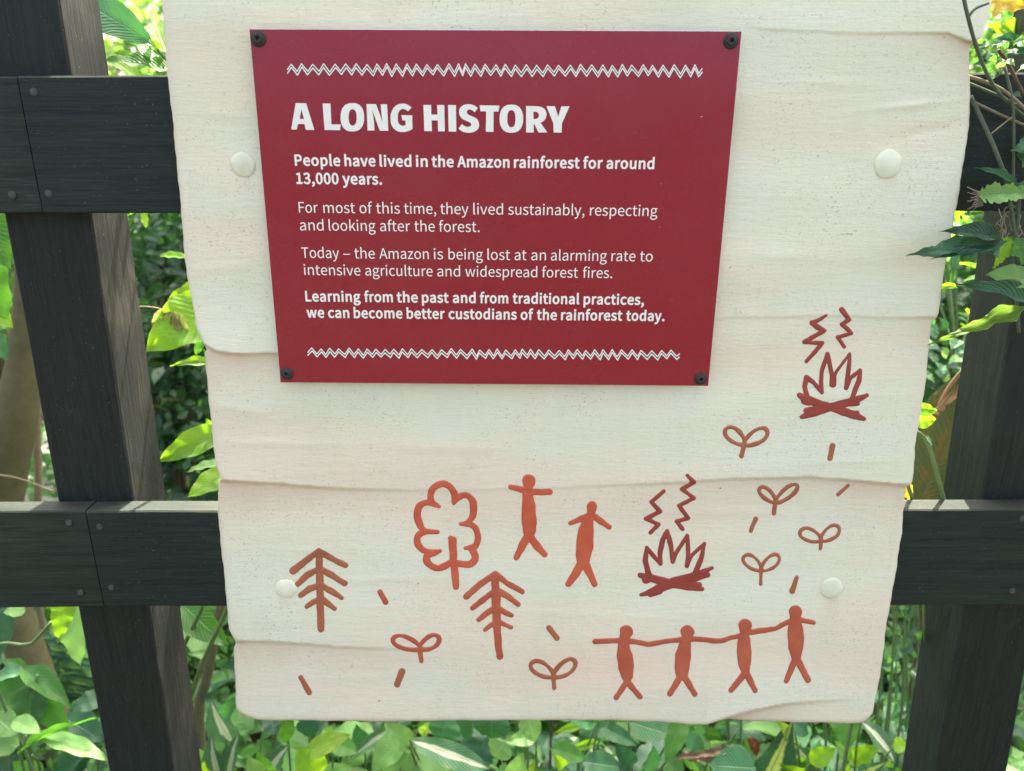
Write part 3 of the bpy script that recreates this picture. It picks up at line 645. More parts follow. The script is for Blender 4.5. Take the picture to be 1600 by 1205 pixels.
# ---- lettering.  Outlines are filled flat, in photo pixels, then laid on the panel
GL = json.loads(r'''{",":[257,[[63,-159,69,-176,153,-141,205,-71,205,18,205,80,178,117,133,117,99,117,69,94,69,57,69,20,98,-2,132,-2,135,-2,138,-1,142,-1,141,-56,107,-101,49,-126,56,-143]]],".":[257,[[94,-12,129,-12,162,-12,190,14,190,52,190,91,162,117,129,117,94,117,68,91,68,52,68,14]]],"0":[514,[[128,-12,257,-12,386,-12,469,105,469,342,469,577,386,691,257,691,128,691,46,577,46,342,46,105],[334,56,257,56,181,56,128,143,128,342,128,540,181,624,257,624,334,624,387,540,387,342,387,143]]],"1":[514,[[81,23,81,0,206,0,330,0,454,0,454,23,454,47,454,70,408,70,363,70,318,70,318,273,318,476,318,679,296,679,274,679,253,679,216,658,172,642,112,631,112,613,112,595,112,577,153,577,193,577,233,577,233,408,233,239,233,70,183,70,132,70,81,70,81,47]]],"3":[514,[[138,-12,244,-12,365,-12,462,60,462,182,462,275,398,334,319,354,319,355,319,357,319,358,391,383,439,439,439,521,439,629,356,691,241,691,163,691,103,657,52,610,67,592,82,575,97,557,136,595,183,622,238,622,309,622,353,580,353,515,353,442,306,385,165,385,165,364,165,342,165,320,322,320,376,267,376,184,376,107,320,58,238,58,161,58,110,95,70,136,56,118,41,100,27,81,71,32]]],"A":[563,[[80,226,4,0,32,0,61,0,90,0,112,69,134,138,156,207,238,207,321,207,404,207,425,138,447,69,469,0,499,0,529,0,559,0,483,226,406,453,329,679,297,679,265,679,233,679,157,453],[245,275,177,275,188,310,199,345,210,380,234,457,257,530,278,609,279,609,280,609,282,609,304,531,325,457,350,380,361,345,372,310,382,275,314,275]]],"F":[511,[[94,226,94,0,122,0,150,0,179,0,179,102,179,203,179,305,265,305,352,305,438,305,438,329,438,353,438,377,352,377,265,377,179,377,179,453,179,530,179,607,281,607,382,607,484,607,484,631,484,655,484,679,354,679,224,679,94,679,94,453]]],"L":[503,[[94,226,94,0,221,0,349,0,476,0,476,24,476,49,476,73,377,73,278,73,179,73,179,275,179,477,179,679,150,679,122,679,94,679,94,453]]],"P":[586,[[94,226,94,0,122,0,150,0,179,0,179,90,179,180,179,270,216,270,253,270,291,270,440,270,541,336,541,480,541,628,439,679,287,679,223,679,158,679,94,679,94,453],[212,340,179,340,179,430,179,520,179,609,211,609,244,609,276,609,395,609,456,579,456,480,456,382,399,340,280,340,246,340]]],"T":[555,[[234,202,234,0,263,0,292,0,320,0,320,202,320,404,320,607,389,607,458,607,526,607,526,631,526,655,526,679,360,679,194,679,29,679,29,655,29,631,29,607,97,607,166,607,234,607,234,404]]],"a":[521,[[117,-12,201,-12,263,-12,320,20,368,60,369,60,370,60,370,60,373,40,375,20,378,0,401,0,424,0,447,0,447,103,447,206,447,309,447,434,396,516,273,516,192,516,121,480,76,450,87,431,98,411,108,392,148,419,201,445,259,445,342,445,363,383,363,319,149,295,55,240,55,131,55,40],[273,56,225,56,175,56,136,79,136,136,136,201,194,243,363,262,363,215,363,169,363,122,314,79]]],"b":[572,[[260,-12,307,-12,421,-12,525,87,525,259,525,415,455,516,325,516,269,516,213,484,167,445,168,475,169,505,170,535,170,603,170,670,170,737,142,737,114,737,85,737,85,491,85,246,85,0,108,0,130,0,153,0,155,17,158,35,160,52,161,52,163,52,164,52,207,12],[376,59,293,59,259,59,214,72,170,111,170,199,170,288,170,376,218,420,262,445,304,445,400,445,437,370,437,258,437,134]]],"c":[472,[[150,-12,283,-12,344,-12,401,12,446,51,434,70,422,89,409,108,378,81,337,58,291,58,198,58,135,135,135,251,135,367,202,445,294,445,332,445,365,427,394,401,408,420,422,438,436,457,401,488,356,516,290,516,160,516,48,419,48,251,48,84]]],"d":[574,[[131,-12,257,-12,317,-12,370,20,409,59,410,59,411,59,412,59,415,40,417,20,420,0,443,0,466,0,489,0,489,246,489,491,489,737,461,737,432,737,404,737,404,673,404,608,404,544,405,515,407,486,408,458,364,494,326,516,267,516,152,516,49,414,49,251,49,83],[321,59,275,59,187,59,136,131,136,252,136,367,201,445,282,445,323,445,362,430,404,392,404,304,404,216,404,128,362,81]]],"e":[513,[[155,-12,289,-12,357,-12,410,10,454,39,444,58,434,77,424,95,386,70,347,56,298,56,203,56,137,124,132,232,244,232,357,232,470,232,472,244,474,261,474,280,474,423,402,516,273,516,158,516,48,415,48,251,48,85],[220,292,131,292,141,392,204,448,275,448,354,448,400,394,400,292,310,292]]],"f":[301,[[31,456,31,434,53,434,76,434,99,434,99,290,99,145,99,0,127,0,155,0,183,0,183,145,183,290,183,434,219,434,254,434,290,434,290,457,290,480,290,503,254,503,219,503,183,503,183,529,183,556,183,583,183,647,207,682,255,682,272,682,293,677,311,668,317,690,324,712,330,733,307,743,277,749,245,749,145,749,99,685,99,583,99,557,99,530,99,503,76,501,53,500,31,498,31,477]]],"g":[522,[[132,-232,255,-232,410,-232,509,-151,509,-57,509,26,450,62,334,62,301,62,268,62,235,62,168,62,147,85,147,117,147,144,161,161,180,177,202,166,230,159,254,159,357,159,438,227,438,334,438,378,421,415,397,438,432,438,466,438,500,438,500,460,500,481,500,503,442,503,383,503,325,503,307,510,282,516,254,516,153,516,66,446,66,336,66,276,98,227,132,201,132,200,132,198,132,197,105,179,76,145,76,104,76,64,95,37,121,21,121,20,121,18,121,17,74,-12,47,-54,47,-97,47,-183],[312,217,254,217,196,217,147,263,147,336,147,410,195,454,254,454,314,454,361,410,361,336,361,263],[364,-173,267,-173,175,-173,121,-139,121,-85,121,-56,136,-26,172,0,194,-6,219,-7,237,-7,266,-7,295,-7,324,-7,391,-7,426,-24,426,-71,426,-123]]],"h":[562,[[85,246,85,0,114,0,142,0,170,0,170,122,170,243,170,365,220,416,256,442,307,442,374,442,403,402,403,307,403,205,403,102,403,0,431,0,459,0,487,0,487,106,487,212,487,319,487,446,439,516,333,516,265,516,213,478,167,432,168,466,169,501,170,535,170,603,170,670,170,737,142,737,114,737,85,737,85,491]]],"i":[255,[[85,168,85,0,114,0,142,0,170,0,170,168,170,335,170,503,142,503,114,503,85,503,85,335],[94,607,128,607,161,607,184,629,184,663,184,696,161,718,128,718,94,718,72,696,72,663,72,629]]],"k":[511,[[85,246,85,0,113,0,141,0,169,0,169,44,169,88,169,132,200,169,232,206,263,243,312,162,361,81,410,0,441,0,471,0,502,0,439,100,375,200,312,300,368,368,424,435,480,503,448,503,417,503,385,503,314,415,243,326,172,238,171,238,170,238,169,238,169,404,169,571,169,737,141,737,113,737,85,737,85,491]]],"l":[263,[[111,-12,174,-12,197,-12,211,-8,223,-5,219,17,215,39,211,60,202,58,198,58,194,58,181,58,170,69,170,94,170,309,170,523,170,737,142,737,114,737,85,737,85,525,85,312,85,100,85,29]]],"m":[858,[[85,168,85,0,114,0,142,0,170,0,170,122,170,243,170,365,216,417,258,442,296,442,360,442,390,402,390,307,390,205,390,102,390,0,418,0,446,0,474,0,474,122,474,243,474,365,521,417,562,442,601,442,665,442,695,402,695,307,695,205,695,102,695,0,723,0,751,0,779,0,779,106,779,212,779,319,779,446,730,516,627,516,565,516,513,476,460,420,440,479,399,516,321,516,261,516,209,478,165,430,164,430,164,430,163,430,160,454,157,478,155,503,132,503,108,503,85,503,85,335]]],"n":[565,[[85,168,85,0,114,0,142,0,170,0,170,122,170,243,170,365,220,416,256,442,307,442,374,442,403,402,403,307,403,205,403,102,403,0,431,0,459,0,487,0,487,106,487,212,487,319,487,446,439,516,333,516,265,516,212,478,165,430,164,430,164,430,163,430,160,454,157,478,155,503,132,503,108,503,85,503,85,335]]],"o":[561,[[157,-12,281,-12,404,-12,513,84,513,251,513,419,404,516,281,516,157,516,48,419,48,251,48,84],[368,58,281,58,194,58,135,135,135,251,135,367,194,445,281,445,368,445,427,367,427,251,427,135]]],"p":[574,[[85,26,85,-212,114,-212,142,-212,170,-212,170,-155,170,-98,170,-42,169,-12,169,17,168,46,213,8,261,-12,307,-12,421,-12,525,87,525,259,525,415,455,516,325,516,267,516,210,483,165,445,164,445,164,445,163,445,160,464,157,483,155,503,132,503,108,503,85,503,85,265],[376,59,293,59,259,59,215,72,170,111,170,199,170,288,170,376,219,420,262,445,304,445,400,445,437,370,437,258,437,134]]],"r":[359,[[85,168,85,0,114,0,142,0,170,0,170,108,170,215,170,323,204,408,255,440,296,440,318,440,329,437,345,432,351,456,356,480,361,505,345,513,330,516,307,516,252,516,200,475,165,411,164,411,164,411,163,411,160,442,157,472,155,503,132,503,108,503,85,503,85,335]]],"s":[433,[[145,-12,217,-12,335,-12,399,56,399,137,399,232,320,262,246,290,190,311,138,330,138,377,138,417,168,450,232,450,276,450,311,431,345,406,359,423,373,441,386,458,348,490,293,516,231,516,120,516,57,453,57,373,57,287,133,254,204,228,259,207,319,183,319,132,319,89,286,54,219,54,159,54,115,78,70,114,57,95,43,76,30,57,77,18]]],"t":[349,[[136,-12,243,-12,274,-12,307,-3,336,6,331,28,325,49,320,70,303,63,281,56,262,56,204,56,184,92,184,153,184,247,184,341,184,434,230,434,276,434,321,434,321,457,321,480,321,503,276,503,230,503,184,503,184,550,184,597,184,645,161,645,137,645,114,645,111,597,108,550,105,503,78,501,52,500,25,498,25,477,25,456,25,434,50,434,75,434,100,434,100,341,100,249,100,156,100,55]]],"u":[562,[[126,-12,232,-12,301,-12,351,24,398,79,399,79,400,79,401,79,403,52,405,26,407,0,431,0,454,0,478,0,478,168,478,335,478,503,450,503,422,503,394,503,394,384,394,265,394,146,345,87,309,61,257,61,191,61,163,101,163,194,163,297,163,400,163,503,135,503,106,503,78,503,78,397,78,290,78,184,78,56]]],"v":[483,[[133,168,194,0,227,0,260,0,293,0,352,168,411,335,470,503,443,503,415,503,387,503,355,407,324,312,292,217,277,168,260,117,245,69,244,69,242,69,241,69,226,117,210,168,194,217,163,312,132,407,100,503,71,503,41,503,12,503,73,335]]],"w":[743,[[118,168,165,0,198,0,230,0,263,0,287,90,311,180,334,270,347,318,357,365,369,416,370,416,372,416,373,416,385,365,395,319,407,271,432,181,456,90,480,0,514,0,548,0,583,0,628,168,673,335,719,503,692,503,664,503,637,503,613,406,588,309,564,212,553,164,544,119,533,72,532,72,530,72,529,72,517,119,506,164,494,212,467,309,441,406,415,503,387,503,360,503,332,503,306,406,280,309,254,212,242,164,231,119,220,72,219,72,217,72,216,72,206,119,196,164,186,212,161,309,136,406,111,503,82,503,54,503,25,503,72,335]]],"y":[483,[[70,-217,94,-217,194,-217,246,-141,282,-43,345,139,407,321,470,503,443,503,416,503,388,503,358,410,328,317,297,224,284,179,270,128,257,81,255,81,253,81,252,81,234,129,218,180,202,224,168,317,134,410,100,503,71,503,41,503,12,503,79,335,147,167,214,-1,210,-14,207,-26,203,-39,182,-101,146,-147,90,-147,76,-147,61,-143,51,-139,45,-161,40,-184,34,-207,50,-213]]],"z":[440,[[32,15,32,0,159,0,286,0,413,0,413,23,413,46,413,69,322,69,230,69,139,69,228,198,316,328,405,458,405,473,405,488,405,503,290,503,176,503,61,503,61,480,61,457,61,434,140,434,219,434,297,434,209,305,121,175,32,45,32,30]]],"\u2013":[496,[[43,251,43,232,180,232,317,232,454,232,454,251,454,270,454,289,317,289,180,289,43,289,43,270]]]}''')
def fill(splines, offset=0.0, scale=1000.0):
    """splines: list of bezier lists (hlx,hly,x,y,hrx,hry per point) -> verts, faces"""
    cu = bpy.data.curves.new('outline', 'CURVE'); cu.dimensions = '2D'; cu.fill_mode = 'BOTH'; cu.resolution_u = 4; cu.offset = offset
    for s in splines:
        sp = cu.splines.new('BEZIER'); sp.bezier_points.add(len(s) - 1); sp.use_cyclic_u = True
        for p, q in zip(sp.bezier_points, s):
            if len(q) == 6:
                p.handle_left_type = p.handle_right_type = 'FREE'
                p.handle_left = (q[0] / scale, q[1] / scale, 0); p.co = (q[2] / scale, q[3] / scale, 0); p.handle_right = (q[4] / scale, q[5] / scale, 0)
            else:
                p.co = (q[0] / scale, q[1] / scale, 0); p.handle_left_type = p.handle_right_type = 'AUTO' if q[2] else 'VECTOR'
    o = bpy.data.objects.new('outline', cu); COL.objects.link(o)
    dg = bpy.context.evaluated_depsgraph_get(); dg.update()
    me = bpy.data.meshes.new_from_object(o.evaluated_get(dg))
    V = np.array([tuple(v.co) for v in me.vertices])[:, :2] * scale if len(me.vertices) else np.zeros((0, 2))
    Fc = [tuple(p.vertices) for p in me.polygons]
    bpy.data.objects.remove(o); bpy.data.curves.remove(cu); bpy.data.meshes.remove(me)
    return V, Fc
_gc = {}
def glyph(ch, off):
    if (ch, off) not in _gc:
        adv, sp = GL[ch]
        spl = [[s[i:i + 6] for i in range(0, len(s), 6)] for s in sp]
        V, Fc = fill(spl, off)
        _gc[(ch, off)] = (adv, V, Fc, V[:, 0].min(), V[:, 0].max())
    return _gc[(ch, off)]
def on_panel(name, U, Fc, mat, lift=.00025, label=None):
    U = np.asarray(U); pos = at_np(U[:, 0], U[:, 1], YP - lift)
    o = mesh_obj(name, pos, Fc, mat, panel)
    bm = bmesh.new(); bm.from_mesh(o.data)
    for f in bm.faces:
        if f.normal.y > 0: f.normal_flip()
    bm.to_mesh(o.data); bm.free()
    if label: o['label'] = label
    return o
def outlines(ch):
    out = []
    for s_ in GL[ch][1]:
        q = [s_[i:i + 6] for i in range(0, len(s_), 6)]; pts = []
        for a, c in zip(q, q[1:] + q[:1]):
            p0, p1, p2, p3 = (np.array(v_, float) for v_ in (a[2:4], a[4:6], c[0:2], c[2:4]))
            for t in (0, .25, .5, .75): pts.append(p0 * (1 - t) ** 3 + 3 * p1 * t * (1 - t) ** 2 + 3 * p2 * t * t * (1 - t) + p3 * t ** 3)
        out.append(np.array(pts))
    return out
def text_line(words, base, size, bold, label):
    (ua, va), (ub, vb) = base; V = []; Fc = []; VB = []; FB = []
    off = 0.0
    if bold: size = size * .965
    for (w, x0, x1) in words:
        pen = 0.0; items = []
        for ch in w:
            adv, gvx, gf, mn, mx = glyph(ch, off); items.append((pen, gvx, gf, mn, mx)); pen += adv + (38 if bold else 0)
        lo = items[0][0] + items[0][3]; hi = items[-1][0] + items[-1][4]
        if bold:
            bw = 0.029 * size
            for ch, (p, gvx, gf, mn, mx) in zip(w, items):
                for ol in outlines(ch):
                    ex = x0 + bw * .8 + (ol[:, 0] + p - lo) / (hi - lo) * (x1 - x0 - 1.6 * bw)
                    eb = va + (ex - ua) * (vb - va) / (ub - ua); eh = ol[:, 1] / 1000.0 * size
                    P_ = np.stack([ex + eh * (ex - 763) / (4266 - eb), eb - eh - bw * .6], 1)
                    for i in range(len(P_)):
                        a, c = P_[i - 1], P_[i]; d = c - a; L = np.hypot(*d)
                        if L < 1e-4: continue
                        d = d / L; nn = np.array([-d[1], d[0]]) * bw; e = d * bw * .45; b0 = len(VB)
                        VB += [a + nn - e, c + nn + e, c - nn + e, a - nn - e]; FB.append((b0, b0 + 1, b0 + 2, b0 + 3))
        for (p, gvx, gf, mn, mx) in items:
            gb = 0.029 * size if bold else 0.0
            x = x0 + gb * .8 + (gvx[:, 0] + p - lo) / (hi - lo) * (x1 - x0 - 1.6 * gb)
            bl = va + (x - ua) * (vb - va) / (ub - ua)
            hpx = gvx[:, 1] / 1000.0 * size
            x = x + hpx * (x - 763) / (4266 - bl)
            Fc += [tuple(len(V) + i for i in f) for f in gf]
            V += list(zip(x, bl - hpx - gb * .6))
    lifts = np.full(len(V), .00025)
    if bold:
        Fc += [tuple(len(V) + i for i in f) for f in FB]; V += [tuple(q) for q in VB]
        lifts = np.concatenate([lifts, .00027 + np.repeat(np.arange(len(FB)) % 7, 4) * .000008])
    on_panel('text_line', V, Fc, M_white, lifts, label=label)
text_line([('People', 461, 532), ('have', 538.6, 587), ('lived', 593.4, 643), ('in', 650, 668.5), ('the', 674.6, 709), ('Amazon', 714.6, 796), ('rainforest', 803, 905.4), ('for', 911, 941.4), ('around', 947.4, 1022)],
    ((461, 259), (1022, 264.4)), 25.2, True, 'bold first line of white text')
text_line([('13,000', 463.4, 529.4), ('years.', 535.6, 597)], ((463, 287.4), (1022, 292.5)), 25.2, True, 'bold line of white text reading 13,000 years.')
text_line([('For', 467.2, 497), ('most', 505.6, 555), ('of', 562, 582), ('this', 588, 625), ('time,', 631.6, 681.6), ('they', 688, 732), ('lived', 739.5, 786), ('sustainably,', 794, 913), ('respecting', 921.6, 1027)],
    ((467, 332.4), (1000, 337.6)), 24.6, False, 'third line of white text')
text_line([('and', 469, 506), ('looking', 514, 587), ('after', 594, 641), ('the', 647.6, 679.4), ('forest.', 686, 749.4)], ((469, 360), (1000, 365.2)), 24.4, False, 'fourth line of white text')
text_line([('Today', 471.6, 530), ('\u2013', 536.6, 547.3), ('the', 554, 586), ('Amazon', 593, 670), ('is', 678, 692.4), ('being', 700.8, 754.5), ('lost', 761.6, 797), ('at', 804, 822.6), ('an', 830, 853), ('alarming', 860.6, 948), ('rate', 955, 992.6), ('to', 999.5, 1019.6)],
    ((471, 403), (1010, 408.6)), 24.0, False, 'fifth line of white text')
text_line([('intensive', 475.4, 563.5), ('agriculture', 571, 676), ('and', 683.4, 719), ('widespread', 727, 839.3), ('forest', 846.7, 903), ('fires.', 910.5, 956.4)], ((475, 429.7), (956, 434.7)), 23.8, False, 'sixth line of white text')
text_line([('Learning', 477.6, 563.5), ('from', 569.5, 614), ('the', 620, 653), ('past', 659.4, 701), ('and', 707.6, 743.2), ('from', 749.7, 794), ('traditional', 801, 905), ('practices,', 911.7, 1006)], ((477, 471), (1000, 476.5)), 23.6, True, 'bold seventh line of white text')
text_line([('we', 479.6, 507), ('can', 513, 546), ('become', 553, 629), ('better', 635.6, 695), ('custodians', 701, 807.3), ('of', 813.4, 833), ('the', 838.7, 870), ('rainforest', 876.5, 972), ('today.', 978, 1038)], ((480, 496.4), (1030, 501.8)), 23.4, True, 'bold last line of white text')
# title
def q1(ps): return [(x / 5 + 380, y / 5 + 30, s) for (x, y, s) in ps]
def q2(ps): return [(x / 5 + 650, y / 5 + 30, s) for (x, y, s) in ps]
def K(*p): return [(a, b2, 0) for a, b2 in p]
def oval(cx, cy, rx, ry, n=16):
    out = []
    for i in range(n):
        a = 2 * math.pi * i / n; c, s = math.cos(a), math.sin(a); ex = 0.84
        out.append((cx + rx * math.copysign(abs(c) ** ex, c), cy + ry * math.copysign(abs(s) ** ex, s), 1))
    return out
TIT = [
 [q1(K((410, 656), (492, 657), (556, 866), (489, 865), (478, 820), (428, 820), (418, 863), (375, 862))), q1(K((455, 706), (475, 780), (442, 780)))],
 [q1(K((620, 659), (682, 660), (689, 822), (762, 823), (757, 868), (636, 866)))],
 [q1(oval(853, 767, 92, 111)), q1(oval(855, 768, 31, 64))],
 [q1(K((963, 663), (1038, 664), (1090, 808), (1080, 740), (1074, 665), (1124, 665), (1134, 872), (1067, 872), (1007, 708), (1022, 800), (1025, 871), (972, 870)))],
 [q1([(1316, 692, 0), (1285, 669, 1), (1240, 660, 1), (1190, 678, 1), (1160, 722, 1), (1151, 782, 1), (1165, 840, 1), (1200, 872, 1), (1250, 882, 1), (1292, 874, 1), (1323, 858, 0), (1320, 752, 0), (1236, 750, 0), (1243, 791, 0), (1268, 792, 0), (1270, 828, 0), (1243, 833, 1), (1216, 815, 1), (1208, 770, 1), (1215, 725, 1), (1240, 703, 1), (1266, 706, 1), (1287, 721, 0)])],
 [q2(K((58, 670), (118, 671), (120, 746), (168, 746), (165, 671), (221, 671), (225, 877), (172, 877), (170, 792), (122, 791), (125, 876), (65, 875)))],
 [q2(K((250, 671), (312, 672), (315, 879), (255, 878)))],
 [q2([(483, 694, 0), (450, 673, 1), (412, 665, 1), (365, 675, 1), (340, 703, 1), (338, 742, 1), (358, 775, 1), (395, 796, 1), (426, 812, 1), (432, 828, 1), (412, 841, 1), (385, 838, 1), (358, 820, 0), (332, 856, 0), (365, 879, 1), (410, 888, 1), (455, 880, 1), (486, 855, 1), (492, 815, 1), (476, 780, 1), (440, 760, 1), (405, 742, 1), (397, 726, 1), (404, 711, 1), (422, 707, 1), (440, 713, 1), (459, 729, 0)])],
 [q2(K((497, 673), (652, 676), (645, 722), (606, 722), (605, 881), (545, 880), (548, 721), (503, 720)))],
 [q2(oval(745, 778, 92, 110)), q2(oval(745, 778, 32, 67))],
 [q2([(860, 679, 0), (940, 681, 1), (990, 692, 1), (1016, 722, 1), (1018, 760, 1), (1002, 792, 1), (973, 810, 0), (1027, 886, 0), (957, 886, 0), (925, 822, 0), (919, 822, 0), (920, 886, 0), (860, 885, 0)]), q2([(917, 724, 0), (940, 725, 1), (958, 740, 1), (957, 766, 1), (940, 779, 1), (918, 780, 0)])],
 [q2(K((1019, 680), (1085, 680), (1111, 762), (1136, 681), (1200, 681), (1140, 815), (1138, 887), (1075, 886), (1073, 815)))],
]
V = []; Fc = []
for L in TIT:
    v_, f_ = fill(L, 0.0, 100.0); Fc += [tuple(len(V) + i for i in f) for f in f_]; V += [tuple(q) for q in v_]
on_panel('title_lettering', V, Fc, M_title, label='large white heading reading A LONG HISTORY')
# zigzag borders: two white lines with a dark line between
def zigzag(peaks, ypk, ytr, gap, x_end, label):
    rs = random.Random(int(peaks[0])); up = []
    for i, p in enumerate(peaks):
        if i == 0: up.append((p - 6, ytr(p - 6) - gap - 3))
        up.append((p, ypk(p) + rs.uniform(-1.2, 1.0)))
        nx_ = peaks[i + 1] if i + 1 < len(peaks) else x_end + 6
        m = (p + nx_) / 2 + rs.uniform(.4, 1.6)
        up.append((m, ytr(m) - gap + rs.uniform(-1.2, 1.2)))
    up[-1] = (min(up[-1][0], x_end - 5), up[-1][1]); up.append((x_end, ypk(x_end) + 5))
    def ribbon(pts, w, name, mat, lift):
        st = [[(x, y, w) for (x, y) in pts]]
        U = []; Fr = []
        for k, ((x0, y0), (x1, y1)) in enumerate(zip(pts[:-1], pts[1:])):
            d = Vector((x1 - x0, y1 - y0)).normalized(); nn = Vector((-d.y, d.x)) * w; e = d * w * .5; b0 = len(U)
            U += [(x0 + nn.x - e.x, y0 + nn.y - e.y), (x1 + nn.x + e.x, y1 + nn.y + e.y), (x1 - nn.x + e.x, y1 - nn.y + e.y), (x0 - nn.x - e.x, y0 - nn.y - e.y)]
            Fr.append((b0, b0 + 1, b0 + 2, b0 + 3))
        U = np.array(U); pos = at_np(U[:, 0], U[:, 1], YP - lift - np.repeat(np.arange(len(Fr)) % 2, 4) * .00003)
        return mesh_obj(name, pos, Fr, mat, zp)
    zp = bpy.data.objects.new('zigzag_border', None); COL.objects.link(zp); zp.parent = panel; zp['label'] = label
    lo = [(x + rs.uniform(-.8, 1.0), y + gap + rs.uniform(-.7, .5)) for (x, y) in up]
    # filled band
    U = up + lo[::-1]; n_ = len(up)
    Fq = [(i, i + 1, 2 * n_ - 2 - i, 2 * n_ - 1 - i) for i in range(n_ - 1)]
    pos = at_np(np.array([p[0] for p in U]), np.array([p[1] for p in U]), YP - .00018)
    mesh_obj('dark_line', pos, Fq, M_grey, zp)
    ribbon(up, .78, 'white_line', M_white, .00026); ribbon(lo, .86, 'white_line', M_white, .00034)
pk = [x / 5 + 380 for x in (375, 455, 543, 628, 718, 800, 882, 968, 1045, 1120, 1195, 1280, 1353)] + [x / 5 + 650 for x in (85, 168, 258, 332, 387, 460, 540, 625, 697, 775, 862, 942, 1027, 1113, 1205)] + [x / 5 + 900 for x in (35, 122, 210, 283, 362, 435, 525, 597, 680, 767, 855, 930)]
zigzag(sorted(pk), lambda x: 99.5 + (x - 450) * .0045, lambda x: 117.6 + (x - 450) * .0045, 5.6, 1097, 'white zigzag line above the heading')
pk = [x / 4.634 + 420 for x in (310, 378, 440, 505, 582, 648, 712, 775, 843, 905, 967, 1033, 1107, 1183, 1250, 1322, 1388)] + [x / 4.634 + 740 for x in (-10, 43, 112, 170, 233, 302, 352, 412, 472, 545, 620, 685, 750, 812, 877, 937, 1003, 1070, 1148, 1213, 1290, 1362)] + [1048.5]
zigzag(sorted(pk), lambda x: 544.5 + (x - 485) * .006, lambda x: 559 + (x - 485) * .006, 5.0, 1062, 'white zigzag line at the bottom of the panel')
# chips and scratches in the print
Fs = []; Us = []
for (x, y, w, h_) in ((1096, 182.5, 2.2, .6), (838, 47.3, 3, .6), (806, 46.5, 5, .4), (900, 47.6, 6, .4), (1105, 48.6, 4, .5), (748, 46, 3, .4), (1033, 287.5, .5, .5), (1031, 355, .5, .5)):
    b0 = len(Us); Us += [(x - w, y - h_), (x + w, y - h_ * .4), (x + w * .8, y + h_), (x - w * .7, y + h_ * .7)]; Fs.append((b0, b0 + 1, b0 + 2, b0 + 3))
on_panel('paint_chips', Us, Fs, M_pedge, .0003, 'tiny pale chips in the red face')

# ------------------------------------------------------------------ leaves
def leaf_mesh(name, wfun, nt_=14, nm=6, fold=0.18, arch=0.12, wave=0.0, asym=0.0, curl=0.0):
    V = []; Fc = []; UV = []
    for i in range(nt_ + 1):
        t = i / nt_
        wl, wr = wfun(t, -1), wfun(t, 1)
        for j in range(nm + 1):
            s = j / nm * 2 - 1; w = wl if s < 0 else wr
            y = s * w * 0.5
            z = arch * 4 * t * (1 - t) * .5 + fold * abs(y) - curl * (y * y) * 4 + wave * math.sin(t * 19 + s * 2) * abs(s) * .06
            V.append((t, y + asym * math.sin(t * math.pi), z)); UV.append((t, 0.5 + s * 0.5))
    for i in range(nt_):
        for j in range(nm):
            a = i * (nm + 1) + j; Fc.append((a, a + nm + 1, a + nm + 2, a + 1))
    me = bpy.data.meshes.new(name); me.from_pydata(V, [], Fc)
    uv = me.uv_layers.new(name='uv')
    for p in me.polygons:
        for li, vi in zip(p.loop_indices, p.vertices): uv.data[li].uv = UV[vi]
        p.use_smooth = True
    return me
ov = lambda t, s: max(0.02, math.sin(math.pi * t ** 0.75) ** 0.8) * (1 - 0.15 * t)
ell = lambda t, s: max(0.02, math.sin(math.pi * t ** 0.95) ** 0.75)
lan = lambda t, s: max(0.03, math.sin(math.pi * t ** 0.8) ** 1.25)
hea = lambda t, s: max(0.02, (1 - t) ** 0.55 * min(1, (t + .12) / .25) ** .5 * 1.0)
def lob(t, s):
    k = [0.04, .35, .95, .75, .42, .62, .50, .30, .34, .22, .12, .02] if s > 0 else [0.04, .3, .6, 1.0, .7, .40, .48, .40, .22, .20, .1, .02]
    return float(np.interp(t, np.linspace(0, 1, 12), k)) + 0.03 * math.sin(t * 60)
def rag(t, s): return max(.03, (0.45 + .5 * t) * (0.85 + .10 * math.sin(t * 23 + s * 4) + .09 * math.sin(t * 57 + s * 2)) * (1 if t < .93 else .55 + .4 * math.sin(t * 150 + s)))
PROF = {'ovate': (ov, 14, 6, .2, .14), 'flat': (ov, 14, 6, .08, .05), 'ellipse': (ell, 14, 6, .12, .25), 'lance': (lan, 16, 4, .3, .22), 'heart': (hea, 14, 6, .15, .12), 'lobed': (lob, 44, 6, .15, .1), 'ragged': (rag, 40, 6, .3, .3)}
_lm = {}
def lmesh(kind, mat):
    k = (kind, mat.name)
    if k not in _lm:
        w, a, b2, f, ar = PROF[kind]
        me = leaf_mesh('leaf', w, a, b2, f, ar, wave=0.6 if kind != 'flat' else .3); me.materials.append(mat); _lm[k] = me
    return _lm[k]
def put_leaf(parent, p0, p1, width, kind, mat, n=(0, -.55, .8), roll=0.0, name='leaf', label=None):
    o = bpy.data.objects.new(name, lmesh(kind, mat)); COL.objects.link(o)
    p0, p1 = Vector(p0), Vector(p1); x = p1 - p0; L = x.length; x.normalize()
    nn = Vector(n); nn = (nn - x * nn.dot(x)).normalized(); y = nn.cross(x)
    M3 = Matrix((x, y, nn)).transposed() @ Matrix.Rotation(roll, 3, 'X')
    M4 = M3.to_4x4() @ Matrix.Diagonal((L, width, (L + width) / 2, 1)); M4.translation = p0 - root_loc(parent)
    o.parent = parent; o.matrix_local = M4
    if label: o['label'] = label
    return o
def pw(px_, u, v, y): return px_ * (at(u, v, y) - CAM).length / F * 1.0
